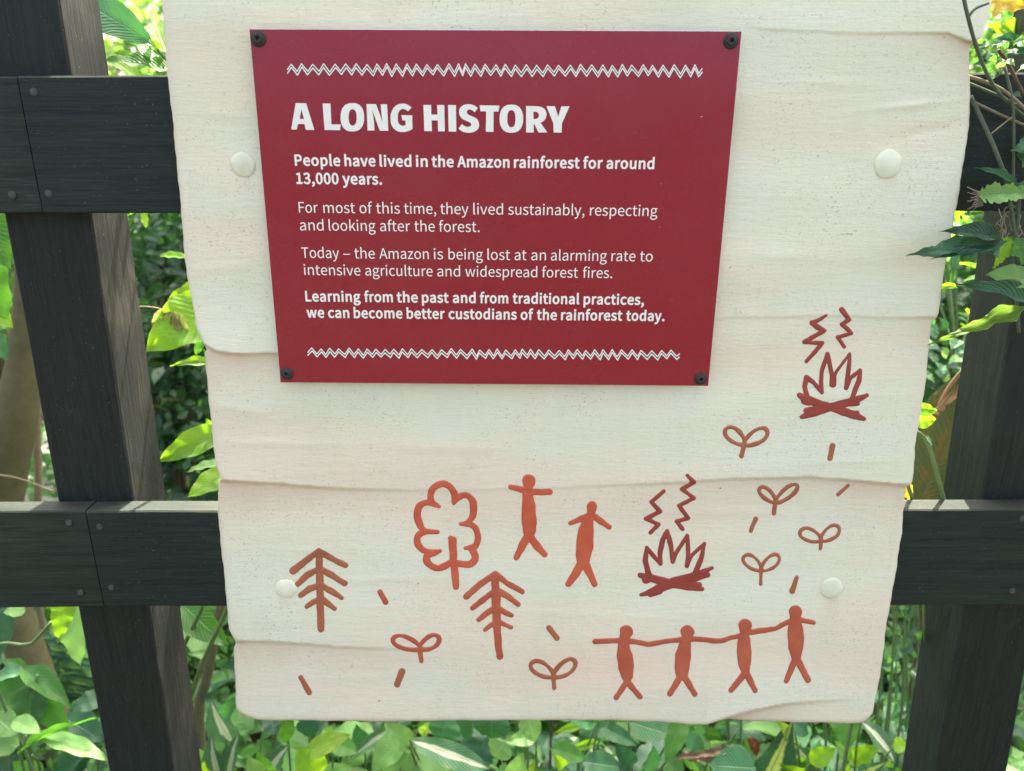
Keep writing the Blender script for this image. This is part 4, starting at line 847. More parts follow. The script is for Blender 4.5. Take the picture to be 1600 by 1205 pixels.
def pleaf(parent, b_, t_, y0, y1, wpx, kind, mat, n=(0, -.75, .65), roll=0.0, name='leaf', label=None):
    """leaf from pixel b_ (at depth y0) to pixel t_ (at depth y1)"""
    p0, p1 = at(b_[0], b_[1], y0), at(t_[0], t_[1], y1)
    return put_leaf(parent, p0, p1, wpx * ((p0 + p1) / 2 - CAM).length / F, kind, mat, n, roll, name, label)
def stem(parent, pts, r0, r1, mat, name='stem', k=5):
    path = smooth_path(pts, k) if len(pts) > 2 else [Vector(p) for p in pts]
    rad = np.linspace(r0, r1, len(path))
    V, Fc = tube(path, rad, 8); return mesh_obj(name, V, Fc, mat, parent, smooth=True)
def pstem(parent, pts, r0, r1, mat, name='stem'):
    return stem(parent, [at(*p) for p in pts], r0, r1, mat, name)
def plant(name, label, cat, u, v, y, group=None):
    p = at(u, v, y); return thing(name, label, cat, (p.x, p.y, float(ground_z(p.x, p.y))), group)
def foot(u, v, y):                       # where a stem seen at that pixel meets the ground
    p = at(u, v, y); return (p.x, p.y, float(ground_z(p.x, p.y)))

# A: leaves over the top rail, left
A = plant('broad_leaved_shrub', 'tall shrub whose large leaves hang above the top rail, left of the board', 'shrub', 275, 110, .22)
stem(A, [foot(240, 1150, .22), at(240, 1150, .22), at(330, 900, .22), at(350, 500, .22), at(290, 160, .22), at(250, 82, .20), at(232, 65, .2)], .004, .0015, M_stem)
pleaf(A, (238, 68), (126, 2), .20, .24, 45, 'ellipse', L_teal, (0, -.9, .3), label='large blue green leaf')
pleaf(A, (262, 84), (244, 34), .20, .26, 42, 'ovate', L_lime, (0, -.7, .6))
pleaf(A, (262, 100), (212, 62), .23, .25, 34, 'ovate', L_mid, (0, -.6, .8))
pleaf(A, (272, 112), (158, 96), .22, .22, 34, 'ovate', L_mid, (0, -.5, .8))
pleaf(A, (215, 122), (160, 84), .24, .24, 30, 'ovate', L_lime, (0, -.4, .9))
pleaf(A, (248, 76), (233, 62), .19, .19, 13, 'heart', L_lime)
pleaf(A, (168, 10), (140, -12), .25, .28, 18, 'ovate', L_lime)
pleaf(A, (262, 328), (196, 340), .16, .18, 24, 'lance', L_mid, (0, -.3, .9))
pleaf(A, (226, 330), (229, 357), .18, .18, 12, 'ovate', L_limey)
# D: lime leaves in the left gap
D = plant('sapling', 'sapling with bright lime backlit leaves in the gap between left post and board', 'plant', 330, 560, .2)
stem(D, [foot(290, 1150, .2), at(290, 1150, .2), at(372, 900, .2), at(360, 700, .2), at(342, 560, .2), at(330, 470, .2)], .004, .002, M_stem)
pstem(D, [(198, 480, .17), (235, 480, .17), (262, 486, .17)], .0012, .001, M_twig, 'twig')
pleaf(D, (352, 470), (228, 550), .20, .14, 84, 'ovate', L_lime, (.1, -.85, .5), label='broad lime leaf lit from behind')
pleaf(D, (345, 452), (262, 468), .22, .2, 40, 'ovate', L_lime, (.1, -.7, .5))
for (b_, t_, w) in (((262, 484), (237, 508), 17), ((266, 485), (258, 525), 16), ((272, 486), (274, 518), 15), ((280, 488), (296, 542), 19), ((275, 488), (284, 536), 14)):
    pleaf(D, b_, t_, .165, .16, w, 'ovate', L_olive, (0, -.95, .2))
pleaf(D, (328, 510), (306, 556), .21, .2, 24, 'ovate', L_mid)
pleaf(D, (345, 570), (266, 572), .22, .2, 18, 'lance', L_lime, (0, -.6, .8))
pleaf(D, (350, 672), (247, 722), .18, .14, 44, 'ovate', L_lime, (.1, -.8, .55), label='lime leaf pointing down and left')
pleaf(D, (345, 690), (322, 654), .2, .2, 20, 'ovate', L_lime)
pleaf(D, (358, 738), (294, 777), .2, .16, 38, 'ovate', L_lime, (.1, -.7, .7))
pleaf(D, (345, 725), (292, 738), .22, .22, 20, 'ovate', L_pale, (0, -.3, .9))
pleaf(D, (250, 400), (300, 404), .3, .3, 14, 'ovate', L_lime, (0, -.5, .8))
pleaf(D, (345, 600), (318, 545), .2, .2, 16, 'lance', L_mid)
# B, C: left edge
B = plant('large_leaved_plant', 'plant with big dark veined leaves at the left edge beside the post', 'plant', -20, 400, .2)
stem(B, [foot(-420, 400, .2), at(-260, 800, .2), at(-90, 500, .2), at(-35, 330, .2)], .004, .003, M_stem)
pleaf(B, (-30, 320), (18, 420), .2, .16, 64, 'ovate', L_mid, (.2, -.9, .3))
pleaf(B, (-50, 380), (14, 500), .2, .18, 74, 'ovate', L_mid, (.1, -.9, .3))
pleaf(B, (-40, 470), (20, 512), .2, .2, 40, 'ovate', L_lime, (0, -.5, .8))
pleaf(B, (-30, 520), (12, 560), .25, .25, 34, 'ovate', L_teal, (0, -.5, .8))
Tt = plant('forked_tree', 'small tree with a forked olive trunk left of the left post', 'tree', 20, 700, .5)
fz = foot(8, 790, .5)
pth = smooth_path([Vector(fz) + Vector((.02, 0, 0)), at(2, 900, .5), at(8, 760, .5), at(24, 650, .5), at(38, 560, .5), at(46, 450, .5), at(50, 300, .5), at(64, 60, .5), at(80, -200, .5), at(70, -700, .6)], 6)
V, Fc = tube(pth, lerp_path([.034, .034, .034, .036, .026, .022, .02, .018, .016, .01], len(pth)), 14); mesh_obj('trunk', V, Fc, M_bark, Tt, smooth=True)
pth = smooth_path([at(22, 655, .5), at(-15, 640, .5), at(-60, 520, .52), at(-140, 300, .6)], 6)
V, Fc = tube(pth, lerp_path([.03, .026, .02, .014], len(pth)), 12); mesh_obj('limb', V, Fc, M_bark, Tt, smooth=True)
S2 = plant('thin_sapling_trunk', 'slender brown sapling stem between the forked tree and the left post', 'tree', 62, 700, .6)
pth = smooth_path([foot(52, 1000, .6), at(56, 900, .6), at(60, 760, .6), at(58, 660, .6), at(70, 500, .6), at(75, 300, .6)], 5)
V, Fc = tube(pth, .0072, 9); mesh_obj('trunk', V, Fc, M_twig, S2, smooth=True)
tw = stem(S2, [at(-6, 742, .45), at(30, 748, .45), at(84, 768, .45)], .0022, .0012, M_twig, 'twig')
T3 = plant('brown_stemmed_tree', 'pair of brown trunks under the bottom rail at the far left', 'tree', 30, 1000, .8)
for (a, b2, c_, d, r) in ((34, 800, 38, 1110, .016), (14, 800, 12, 1110, .018)):
    pth = smooth_path([foot(c_, 1100, .8), at(c_, 1060, .8), at(a, 960, .8), at(a, 800, .8)], 5)
    V, Fc = tube(pth, r, 10); mesh_obj('trunk', V, Fc, M_bark2, T3, smooth=True)
# E: bottom left plants
E1 = plant('broad_leaved_plant', 'low plant with wide flat green leaves in the bottom left corner', 'plant', 60, 1180, .35)
f0 = foot(50, 1230, .35)
stem(E1, [f0, at(45, 1180, .33), at(58, 1055, .3)], .004, .0025, M_stem)
pleaf(E1, (30, 1042), (116, 1112), .33, .27, 30, 'lance', L_mid, (.2, -.3, .9))
pleaf(E1, (58, 1062), (-20, 1105), .32, .3, 58, 'ovate', L_mid, (0, -.7, .7), label='wide green leaf reaching to the left edge')
pleaf(E1, (55, 1065), (45, 1152), .31, .26, 52, 'ovate', L_mid, (0, -.8, .5))
pleaf(E1, (60, 1065), (108, 1150), .31, .27, 42, 'ovate', L_mid, (0, -.8, .5))
pleaf(E1, (40, 1050), (-12, 1062), .32, .32, 24, 'lance', L_teal, (0, -.3, .9))
pleaf(E1, (45, 1050), (0, 1032), .34, .34, 16, 'lance', L_mid, (0, -.3, .9))
E2 = plant('hanging_leaf_plant', 'plant with two large leaves hanging beneath the bottom rail beside the left post', 'plant', 100, 960, .2)
stem(E2, [foot(75, 1000, .25), at(-10, 1060, .22), at(50, 1005, .2), at(80, 972, .2)], .003, .002, M_stem)
pleaf(E2, (105, 935), (92, 998), .17, .15, 38, 'heart', L_lime, (0, -.95, .1), label='vivid green leaf hanging under the rail')
pleaf(E2, (118, 940), (126, 1040), .21, .18, 40, 'ovate', L_pale, (0, -.95, .1))
pleaf(E2, (85, 960), (104, 1008), .22, .2, 18, 'ovate', L_limey, (0, -.9, .1))
pleaf(E2, (10, 950), (2, 1020), .25, .24, 34, 'ovate', L_dark, (0, -.9, .1))
pleaf(E2, (40, 955), (5, 957), .25, .24, 22, 'ovate', L_pale, (0, -.4, .9))
E3 = plant('fern', 'dark fern with rows of narrow leaflets seen between bottom rail and left post', 'fern', 100, 1060, .6)
f3 = foot(120, 1130, .6)
for (u0, v0, u1, v1) in ((150, 1130, 60, 985), (150, 1130, 100, 960), (155, 1135, 40, 1040)):
    a, b2 = at(u0, v0, .6), at(u1, v1, .6)
    stem(E3, [f3, a, a.lerp(b2, .5) + Vector((0, 0, .01)), b2], .002, .001, M_stem, 'frond_stem')
    for k in range(15):
        t = .12 + k * .06; c = a.lerp(b2, min(t, 1)); L = .085 * (1 - abs(t - .4))
        for sg in (-1, 1):
            put_leaf(E3, c, c + Vector((sg * L * .9, -.01 * sg, -.15 * L)), .014, 'lance', L_teal if k % 3 else L_pale, (0, -.5, .8), name='leaflet')
E4 = plant('pale_leaved_plant', 'plant with a long pale leaf catching the light low beside the left post', 'plant', 40, 1200, .22)
f4 = foot(48, 1260, .3)
for (u, v) in ((25, 1140), (40, 1150), (50, 1180)): stem(E4, [f4, at(u + 15, 1215, .26), at(u, v, .22)], .0028, .0018, M_stem)
pleaf(E4, (28, 1178), (150, 1122), .2, .2, 11, 'lance', L_mid, (.1, -.4, .9), label='narrow yellowing leaf')
pleaf(E4, (60, 1152), (168, 1188), .2, .17, 24, 'ellipse', L_pale, (0, -.2, .95), label='pale narrow leaf catching the light')
pleaf(E4, (-8, 1118), (28, 1150), .22, .2, 34, 'ovate', L_pale, (0, -.5, .85))
pleaf(E4, (20, 1125), (64, 1146), .2, .19, 24, 'ovate', L_pale, (0, -.3, .9))
pleaf(E4, (30, 1165), (-22, 1160), .2, .2, 30, 'ovate', L_pale, (0, -.6, .8))
E5 = plant('ribbed_leaf_plant', 'dark ribbed leaves at the foot of the left post', 'plant', 120, 1190, .45)
f5 = foot(120, 1250, .4)
for (b_, t_, w, m) in (((110, 1215), (158, 1165), 46, L_dark), ((100, 1120), (162, 1158), 44, L_dark), ((165, 1090), (110, 1108), 30, L_dark), ((82, 1240), (140, 1172), 52, L_teal), ((60, 1215), (20, 1190), 30, L_mid)):
    stem(E5, [f5, at(b_[0], b_[1], .36)], .002, .0015, M_stem)
    pleaf(E5, b_, t_, .36, .34, w, 'ovate', m, (0, -.5, .85))
# F: gap between left post and board, under the rail
F1 = plant('young_tree', 'young tree with a leaning brown stem between left post and board', 'tree', 320, 1050, .4)
ff = foot(304, 1165, .43)
stem(F1, [ff, at(311, 1128, .43), at(323, 1060, .42), at(338, 985, .41), at(355, 900, .4)], .0105, .0085, M_bark, 'trunk')
pleaf(F1, (284, 942), (358, 1010), .26, .2, 48, 'ovate', L_mid, (0, -.8, .6), label='green leaf drooping beside the board')
pleaf(F1, (310, 952), (272, 985), .3, .28, 24, 'ovate', L_lime, (0, -.6, .6))
pleaf(F1, (345, 1030), (290, 1022), .5, .5, 14, 'lance', L_pale, (0, -.4, .9))
F2 = plant('striped_leaf_plant', 'pale striped leaf with dark blotch at the lower left corner of the board', 'plant', 350, 1130, .35)
stem(F2, [foot(350, 1180, .38), at(352, 1150, .34), at(345, 1110, .3)], .003, .002, M_stem)
pleaf(F2, (362, 1158), (330, 1096), .3, .28, 44, 'ovate', L_varw, (0, -.8, .5))
pleaf(F2, (352, 1122), (374, 1082), .27, .25, 22, 'lance', L_teal, (0, -.8, .5))
# G: bottom strip, from left to right: (name, label, root px, leaves[(base),(tip),width,kind,mat])
G = [
 ('spotted_leaf_plant', 'plant with cream splashed green leaves right of the left post at the bottom', 345, 1230, [((350, 1232), (330, 1150), 40, 'ovate', L_varw), ((360, 1225), (372, 1148), 34, 'ovate', L_varw), ((330, 1222), (296, 1160), 36, 'ovate', L_pale), ((345, 1215), (318, 1190), 26, 'ovate', L_lime), ((335, 1240), (372, 1200), 30, 'ovate', L_mid)]),
 ('rosette_plant', 'small plant whose white and green leaf has a pinkish tip below the board', 430, 1220, [((418, 1212), (452, 1164), 36, 'ovate', L_varw), ((410, 1215), (388, 1180), 28, 'ovate', L_pale), ((425, 1215), (402, 1172), 26, 'ovate', L_mid)]),
 ('hanging_green_leaf_plant', 'mid green pointed leaf hanging right under the lower left of the board', 450, 1160, [((448, 1112), (447, 1160), 34, 'ovate', L_mid), ((420, 1115), (432, 1150), 30, 'ovate', L_dark), ((480, 1118), (486, 1152), 34, 'ovate', L_dark)]),
 ('ribbed_bright_plant', 'bright green squarish ribbed leaf at the bottom edge left of centre', 485, 1215, [((498, 1212), (464, 1168), 46, 'ovate', L_lime), ((505, 1216), (545, 1196), 26, 'ovate', L_pale)]),
 ('yellow_leaf_plant', 'plant with a dull yellow leaf lying under the lower left of the board', 520, 1180, [((478, 1176), (548, 1148), 32, 'flat', L_limey), ((520, 1160), (560, 1176), 30, 'ovate', L_mid), ((505, 1140), (528, 1160), 18, 'ovate', L_lime)]),
 ('narrow_pale_plant', 'plant with two long pale folded leaves pointing down left under the board', 600, 1190, [((628, 1128), (543, 1190), 18, 'lance', L_varw), ((640, 1140), (580, 1208), 40, 'lance', L_pale), ((570, 1170), (556, 1132), 30, 'ovate', L_teal), ((600, 1210), (640, 1176), 40, 'ovate', L_pale)]),
 ('white_arching_plant', 'plant with a long nearly white arching leaf in full light below the board', 690, 1200, [((640, 1156), (766, 1202), 34, 'ellipse', L_varw), ((640, 1165), (600, 1130), 34, 'ovate', L_pale), ((652, 1162), (716, 1216), 48, 'ovate', L_pale), ((648, 1172), (640, 1214), 40, 'ovate', L_pale), ((660, 1150), (672, 1128), 18, 'ovate', L_limey)]),
 ('blue_leaved_plant', 'plant with broad blue green leaves just under the middle of the board', 730, 1180, [((720, 1112), (734, 1160), 30, 'heart', L_teal), ((700, 1120), (690, 1160), 54, 'ovate', L_teal), ((770, 1112), (768, 1156), 60, 'ovate', L_teal), ((760, 1150), (740, 1208), 48, 'ovate', L_dark), ((790, 1158), (772, 1184), 40, 'ovate', L_pale)]),
 ('striped_tulip_plant', 'leaf with lengthwise pale veins standing upright below the middle of the board', 810, 1215, [((808, 1228), (818, 1176), 40, 'ovate', L_pale), ((830, 1226), (838, 1182), 20, 'lance', L_limey), ((838, 1150), (790, 1160), 24, 'ovate', L_pale), ((822, 1112), (836, 1160), 34, 'ovate', L_pale)]),
 ('pointed_leaf_plant', 'plant with a star of pointed blue green leaves under the board right of centre', 930, 1150, [((930, 1132), (912, 1174), 34, 'ovate', L_teal), ((928, 1132), (880, 1120), 24, 'ovate', L_teal), ((934, 1132), (998, 1166), 26, 'ovate', L_teal), ((932, 1130), (962, 1112), 22, 'ovate', L_teal), ((910, 1134), (864, 1146), 12, 'lance', L_lime), ((935, 1158), (880, 1176), 12, 'lance', L_lime)]),
 ('wavy_leaf_plant', 'plant with a wavy rounded green leaf at the bottom edge right of centre', 950, 1210, [((905, 1190), (972, 1200), 34, 'ellipse', L_teal), ((860, 1170), (916, 1186), 30, 'ovate', L_mid), ((880, 1200), (866, 1178), 18, 'ovate', L_lime), ((985, 1200), (960, 1160), 32, 'ovate', L_dark), ((1005, 1208), (1020, 1164), 34, 'ovate', L_teal)]),
 ('angular_leaf_plant', 'broad angular leaf with a pale rim jutting from under the board right of centre', 1010, 1140, [((982, 1128), (1054, 1150), 42, 'flat', L_teal), ((1068, 1120), (1040, 1192), 30, 'ovate', L_mid), ((1072, 1145), (1100, 1178), 26, 'ovate', L_teal), ((1040, 1190), (1070, 1215), 34, 'ovate', L_mid)]),
 ('large_flat_leaf_plant', 'large smooth teal leaf under the dried brown leaf at the bottom', 1140, 1200, [((1132, 1158), (1176, 1200), 26, 'lance', L_teal), ((1180, 1200), (1108, 1196), 60, 'flat', L_teal), ((1110, 1166), (1138, 1160), 8, 'lance', L_pale)]),
 ('yellow_striped_plant', 'plant with a dark leaf striped yellow leaning up to the board, bottom right', 1200, 1220, [((1188, 1232), (1240, 1118), 52, 'lance', L_var), ((1235, 1212), (1258, 1200), 40, 'lance', L_lime), ((1225, 1160), (1205, 1118), 16, 'lance', L_limey)]),
 ('small_cream_edged_plant', 'small plant with rounded leaves edged in cream, bottom right', 1265, 1190, [((1262, 1196), (1242, 1164), 30, 'ovate', L_varw), ((1266, 1192), (1306, 1168), 26, 'ovate', L_lime), ((1258, 1200), (1240, 1180), 20, 'ovate', L_limey), ((1240, 1130), (1262, 1148), 26, 'ovate', L_teal), ((1250, 1212), (1246, 1180), 20, 'ovate', L_mid)]),
 ('hanging_broad_leaf_plant', 'broad green leaf hanging straight down from the lower right of the board', 1320, 1150, [((1316, 1104), (1324, 1170), 50, 'heart', L_mid), ((1322, 1190), (1304, 1158), 26, 'ovate', L_pale), ((1326, 1190), (1376, 1166), 26, 'ovate', L_lime), ((1322, 1220), (1312, 1188), 18, 'ovate', L_lime)]),
 ('cream_banded_plant', 'leaf banded cream and green drooping from the right corner of the board', 1380, 1190, [((1344, 1126), (1398, 1192), 28, 'ellipse', L_varw), ((1396, 1165), (1420, 1166), 22, 'ovate', L_lime), ((1340, 1212), (1385, 1190), 22, 'lance', L_var), ((1395, 1225), (1344, 1198), 24, 'lance', L_varw)]),
]
for (nm_, lab, ru, rv, LV) in G:
    yb = random.uniform(.26, .34); gp = plant(nm_, lab, 'plant', ru, rv, yb); rf = foot(ru, rv + 20, yb + .04)
    for (b_, t_, w, kd, mt) in LV:
        yy = yb + random.uniform(-.05, .05)
        p_ = at(b_[0], b_[1], yy)
        mid = Vector(rf).lerp(p_, .55) + Vector((random.uniform(-.02, .02), .02, .02))
        stem(gp, [rf, mid, p_], .0026, .0014, M_stem, 'stem', 4)
        pleaf(gp, b_, t_, yy, yy - random.uniform(0, .04), w, kd, mt, (random.uniform(-.25, .25), -.6, .75))
# dried leaf resting on the ground cover
dry = thing('dried_leaf', 'curled dry brown leaf lying on the green leaves below the board', 'leaf', tuple(at(1060, 1180, .27)))
for k in range(4): pleaf(dry, (1058 + k * 4, 1184 - k * 3), (1142, 1170 + k * 4), .25 + k * .006, .25, 14, 'ragged', L_brown, (0, -.7, .7), roll=k * .8, name='curled_blade')
dr2 = thing('rust_brown_leaf', 'small folded rust brown leaf hanging behind the yellow striped plant', 'leaf', tuple(at(1165, 1160, .45)))
L_rust = leaf_mat('rust_leaf', (.20, .07, .04), (.12, .05, .03), (.2, .08, .03), .2, rough=.8)
pleaf(dr2, (1176, 1152), (1160, 1178), .45, .45, 18, 'ovate', L_rust, name='blade'); pleaf(dr2, (1176, 1152), (1182, 1182), .45, .45, 14, 'ovate', L_rust, name='blade')
# stems standing in the bottom strip and right gap
RS = plant('cane_clump', 'clump of thin upright green stems between the board and the right post', 'plant', 1390, 1100, .5)
for k in range(13):
    u = 1372 + k * 6.5 + random.uniform(-3, 3); y = random.uniform(.35, .6); f_ = foot(u - 6, 1210, y)
    stem(RS, [f_, at(u, 1120, y), at(u + random.uniform(-3, 10), 1000, y), at(u + random.uniform(0, 22), 930, y)], random.uniform(.0015, .0035), .0015, M_stem)
for k in range(26):
    u, v = random.uniform(1378, 1450), random.uniform(975, 1130); a = random.uniform(0, 6.28)
    y = random.uniform(.35, .6)
    pleaf(RS, (u, v), (u + 16 * math.cos(a), v + 12 * math.sin(a)), y, y, random.uniform(8, 13), 'ovate', random.choice((L_teal, L_dark, L_mid)), (random.uniform(-.5, .5), -.7, .6))
pleaf(RS, (1452, 1000), (1438, 1018), .2, .2, 15, 'heart', L_lime, label='small lime leaf by the right post')
pleaf(RS, (1424, 1048), (1438, 1062), .25, .25, 13, 'heart', L_varw, label='small pale heart shaped leaf')
BS = plant('bare_stem_clump', 'upright canes seen below the middle of the board', 'plant', 820, 1150, .45)
for (u, r) in ((804, .0022), (818, .003), (836, .004), (858, .003), (1136, .0035), (1155, .0025), (1288, .003)):
    stem(BS, [foot(u, 1260, .42), at(u + 2, 1180, .42), at(u + random.uniform(-4, 8), 1090, .42)], r, r * .8, M_stem if u != 858 else M_bark2)

# H: the vine on the right, in front of the rail
M_vine = plain('grey_green_vine_stem', (.085, .115, .07), 0.7, 0, .3, 200)
H = plant('climbing_vine', 'climbing vine with grey green stems crossing in front of the top rail, far right', 'vine', 1570, 300, .09)
pstem(H, [(1498, -40, -.03), (1512, 25, -.03), (1528, 80, -.02), (1550, 130, -.01), (1580, 165, 0), (1625, 200, 0)], .0016, .0015, M_vine)
pstem(H, [(1512, 28, -.03), (1524, 14, -.03), (1545, 5, -.03)], .0013, .001, M_vine)
pstem(H, [(1508, 118, .002), (1545, 130, .0), (1580, 150, -.005), (1620, 190, -.005)], .0016, .0014, M_twig)
pstem(H, [(1508, 128, .004), (1560, 150, .0), (1600, 170, -.005), (1630, 178, -.005)], .0014, .0012, M_vine)
pstem(H, [(1516, 150, .004), (1535, 190, -.002), (1555, 235, -.01), (1574, 290, -.01), (1585, 360, -.005), (1600, 460, 0)], .0021, .0017, M_vine)
pstem(H, [(1570, 105, 0), (1582, 160, -.006), (1584, 220, -.006), (1583, 290, -.006)], .0013, .0013, M_vine)
pstem(H, [(1548, 210, -.008), (1565, 196, -.008), (1585, 180, -.006)], .0007, .0006, M_twig)
pstem(H, [(1522, 160, .006), (1560, 178, .006), (1610, 200, .006)], .0014, .0012, M_twig)
pstem(H, [(1560, 78, .01), (1575, 100, .01), (1600, 150, .0)], .0016, .0016, M_bark2)
pstem(H, [(1582, 292, -.006), (1592, 300, -.006), (1586, 420, 0), (1592, 520, 0)], .002, .0016, M_vine)
for k in range(22):
    u = random.uniform(1560, 1598); v = random.uniform(318, 372)
    pstem(H, [(u, v, .0), (u + random.uniform(-14, 10), v + random.uniform(8, 22), -.004), (u + random.uniform(-18, 14), v + random.uniform(20, 44), .0)], .0005, .0003, M_root, 'aerial_root')
for k in range(14):
    pstem(H, [(1536, 300 + k * 1.6, -.022), (1526 + random.uniform(-4, 2), 298 + k * 2, -.024), (1514 + random.uniform(-4, 10), 294 + k * 3 + random.uniform(-6, 6), -.02)], .0004, .0002, M_root, 'frayed_fibre')
pleaf(H, (1606, 304), (1530, 306), -.01, -.024, 34, 'ragged', L_pale, (0, -.9, .3), label='torn pale leaf with frayed end')
pleaf(H, (1590, 296), (1524, 262), -.01, -.02, 14, 'lance', L_teal, (0, -.7, .6))
pleaf(H, (1630, 300), (1582, 292), .0, -.01, 24, 'lance', L_teal, (0, -.7, .6))
pleaf(H, (1570, 376), (1416, 400), -.02, -.055, 56, 'lobed', L_dark, (0, -.85, .5), label='dark lobed leaf overlapping the board edge')
pleaf(H, (1566, 374), (1466, 362), -.02, -.045, 26, 'lance', L_dark, (0, -.85, .5))
pleaf(H, (1572, 378), (1452, 406), -.02, -.045, 22, 'lance', L_dark, (0, -.85, .5))
pleaf(H, (1630, 482), (1492, 444), -.01, -.03, 28, 'lance', L_dark, (0, -.8, .6), label='long narrow dark leaf')
pleaf(H, (1606, 478), (1448, 540), -.01, -.02, 30, 'lobed', L_limey, (0, -.85, .5), label='lime leaf with yellow tip and toothed edge')
pleaf(H, (1496, 449), (1456, 451), .05, .04, 9, 'lance', L_lime, (0, -.8, .6))
pleaf(H, (1612, 440), (1540, 430), -.01, -.02, 36, 'ovate', L_pale, (.1, -.8, .6), label='pale rounded leaf')
pleaf(H, (1578, 370), (1552, 420), -.012, -.02, 36, 'lobed', L_lime, (0, -.85, .5))
pleaf(H, (1582, 372), (1612, 428), -.012, -.02, 40, 'lobed', L_mid, (0, -.85, .5))
pleaf(H, (1590, 240), (1640, 262), .0, -.01, 40, 'lobed', L_teal, (0, -.85, .5)); pleaf(H, (1630, 220), (1580, 236), .0, -.01, 50, 'lobed', L_teal, (0, -.85, .5))
pleaf(H, (1545, 3), (1612, 14), .06, .04, 48, 'lobed', L_yellow, (0, -.9, .3), label='bright yellow leaf in the top right corner')
pleaf(H, (1620, 60), (1540, 40), .12, .1, 54, 'lobed', L_lime, (0, -.9, .4)); pleaf(H, (1640, 60), (1584, 74), .1, .08, 54, 'heart', L_lime, (0, -.9, .4))
pleaf(H, (1600, 72), (1545, 66), .08, .06, 18, 'lance', L_dark); pleaf(H, (1620, 80), (1570, 84), .08, .06, 24, 'ovate', L_teal)
for k in range(30):
    u, v = random.uniform(1520, 1610), random.uniform(62, 150); a = random.uniform(0, 6.28); y = random.uniform(.0, .012)
    if random.random() < .5: v = random.uniform(58, 108)
    pleaf(H, (u, v), (u + 20 * math.cos(a), v + 14 * math.sin(a)), y, y - .008, random.uniform(6, 12), 'lance', random.choice((L_dark, L_teal, L_pale, L_brown)), (random.uniform(-.5, .5), -.7, .6))
# I: decaying leaf and sprig
I1 = plant('decaying_leaf_plant', 'plant with a huge olive leaf rotting to brown and orange, beside the right post', 'plant', 1480, 700, .16)
stem(I1, [foot(1330, 1100, .16), at(1340, 1080, .16), at(1385, 900, .15), at(1424, 800, .15)], .003, .0025, M_stem)
pleaf(I1, (1424, 812), (1536, 560), .16, .145, 150, 'flat', L_decay, (-.2, -.95, .2), label='huge decaying olive leaf')
for k in range(2):
    pstem(I1, [(1466 + k, 636 + k, .135), (1480 + k, 608, .132), (1500, 582 + k * 2, .13), (1526 + k, 556, .13)], .0020, .0016, L_brown, 'withered_rim')
pleaf(I1, (1530, 560), (1458, 644), .135, .13, 14, 'ragged', L_brown, (0, -.9, .3), name='withered_rim')
pleaf(I1, (1412, 752), (1420, 782), .1, .1, 18, 'ovate', L_yellow)
I2 = plant('vine_sprig', 'green sprig with two lime leaves curling out past the right side of the board', 'vine', 1470, 780, .06)
pstem(I2, [(1476, 786, .042), (1466, 748, .04), (1452, 700, .04), (1440, 680, .04), (1425, 672, .03)], .0024, .0022, M_stem)
pstem(I2, [(1425, 672, .03), (1415, 740, .035), (1440, 840, .06), (1445, 1000, .1)], .0022, .002, M_stem)
pleaf(I2, (1428, 640), (1464, 642), .03, .03, 20, 'ovate', L_lime, (0, -.8, .5)); pleaf(I2, (1428, 655), (1462, 656), .03, .028, 26, 'ovate', L_lime, (0, -.9, .2)); pleaf(I2, (1442, 680), (1456, 696), .04, .04, 9, 'ovate', L_varw)
# J: bright narrow leaves in the upper right gap
J = plant('narrow_leaved_shrub', 'sunlit shrub of narrow bright leaves between the board and right post', 'shrub', 1500, 600, .7)
jf = foot(1495, 900, .7)
for k in range(11):
    u, v = random.uniform(1462, 1560), random.uniform(350, 560); y = random.uniform(.4, .9)
    stem(J, [jf, at(1490, 640, .6), at(u, v, y)], .003, .001, M_stem)
    for q in range(8):
        a = random.uniform(0, 6.28); L = random.uniform(26, 48)
        pleaf(J, (u + random.uniform(-16, 16), v + random.uniform(-30, 30)), (u + L * math.cos(a), v + L * math.sin(a)), y, y - .05, random.uniform(8, 15), 'lance', random.choice((L_lime, L_mid, L_pale, L_teal, L_lime)), (random.uniform(-.6, .6), -.4, .8))
J2 = plant('grey_green_bush', 'shaded grey green bush beneath the bright narrow leaves by the right post', 'shrub', 1470, 620, .6)
for k in range(60):
    u, v = random.uniform(1440, 1535), random.uniform(500, 660); a = random.uniform(0, 6.28); y = random.uniform(.4, .7)
    pleaf(J2, (u, v), (u + 24 * math.cos(a), v + 18 * math.sin(a)), y, y - .03, random.uniform(10, 18), 'ovate', random.choice((L_teal, L_dark, L_pale, L_teal)), (random.uniform(-.6, .6), -.5, .8))
stem(J2, [foot(1480, 800, .6), at(1480, 700, .6), at(1485, 560, .6)], .004, .002, M_bark2)

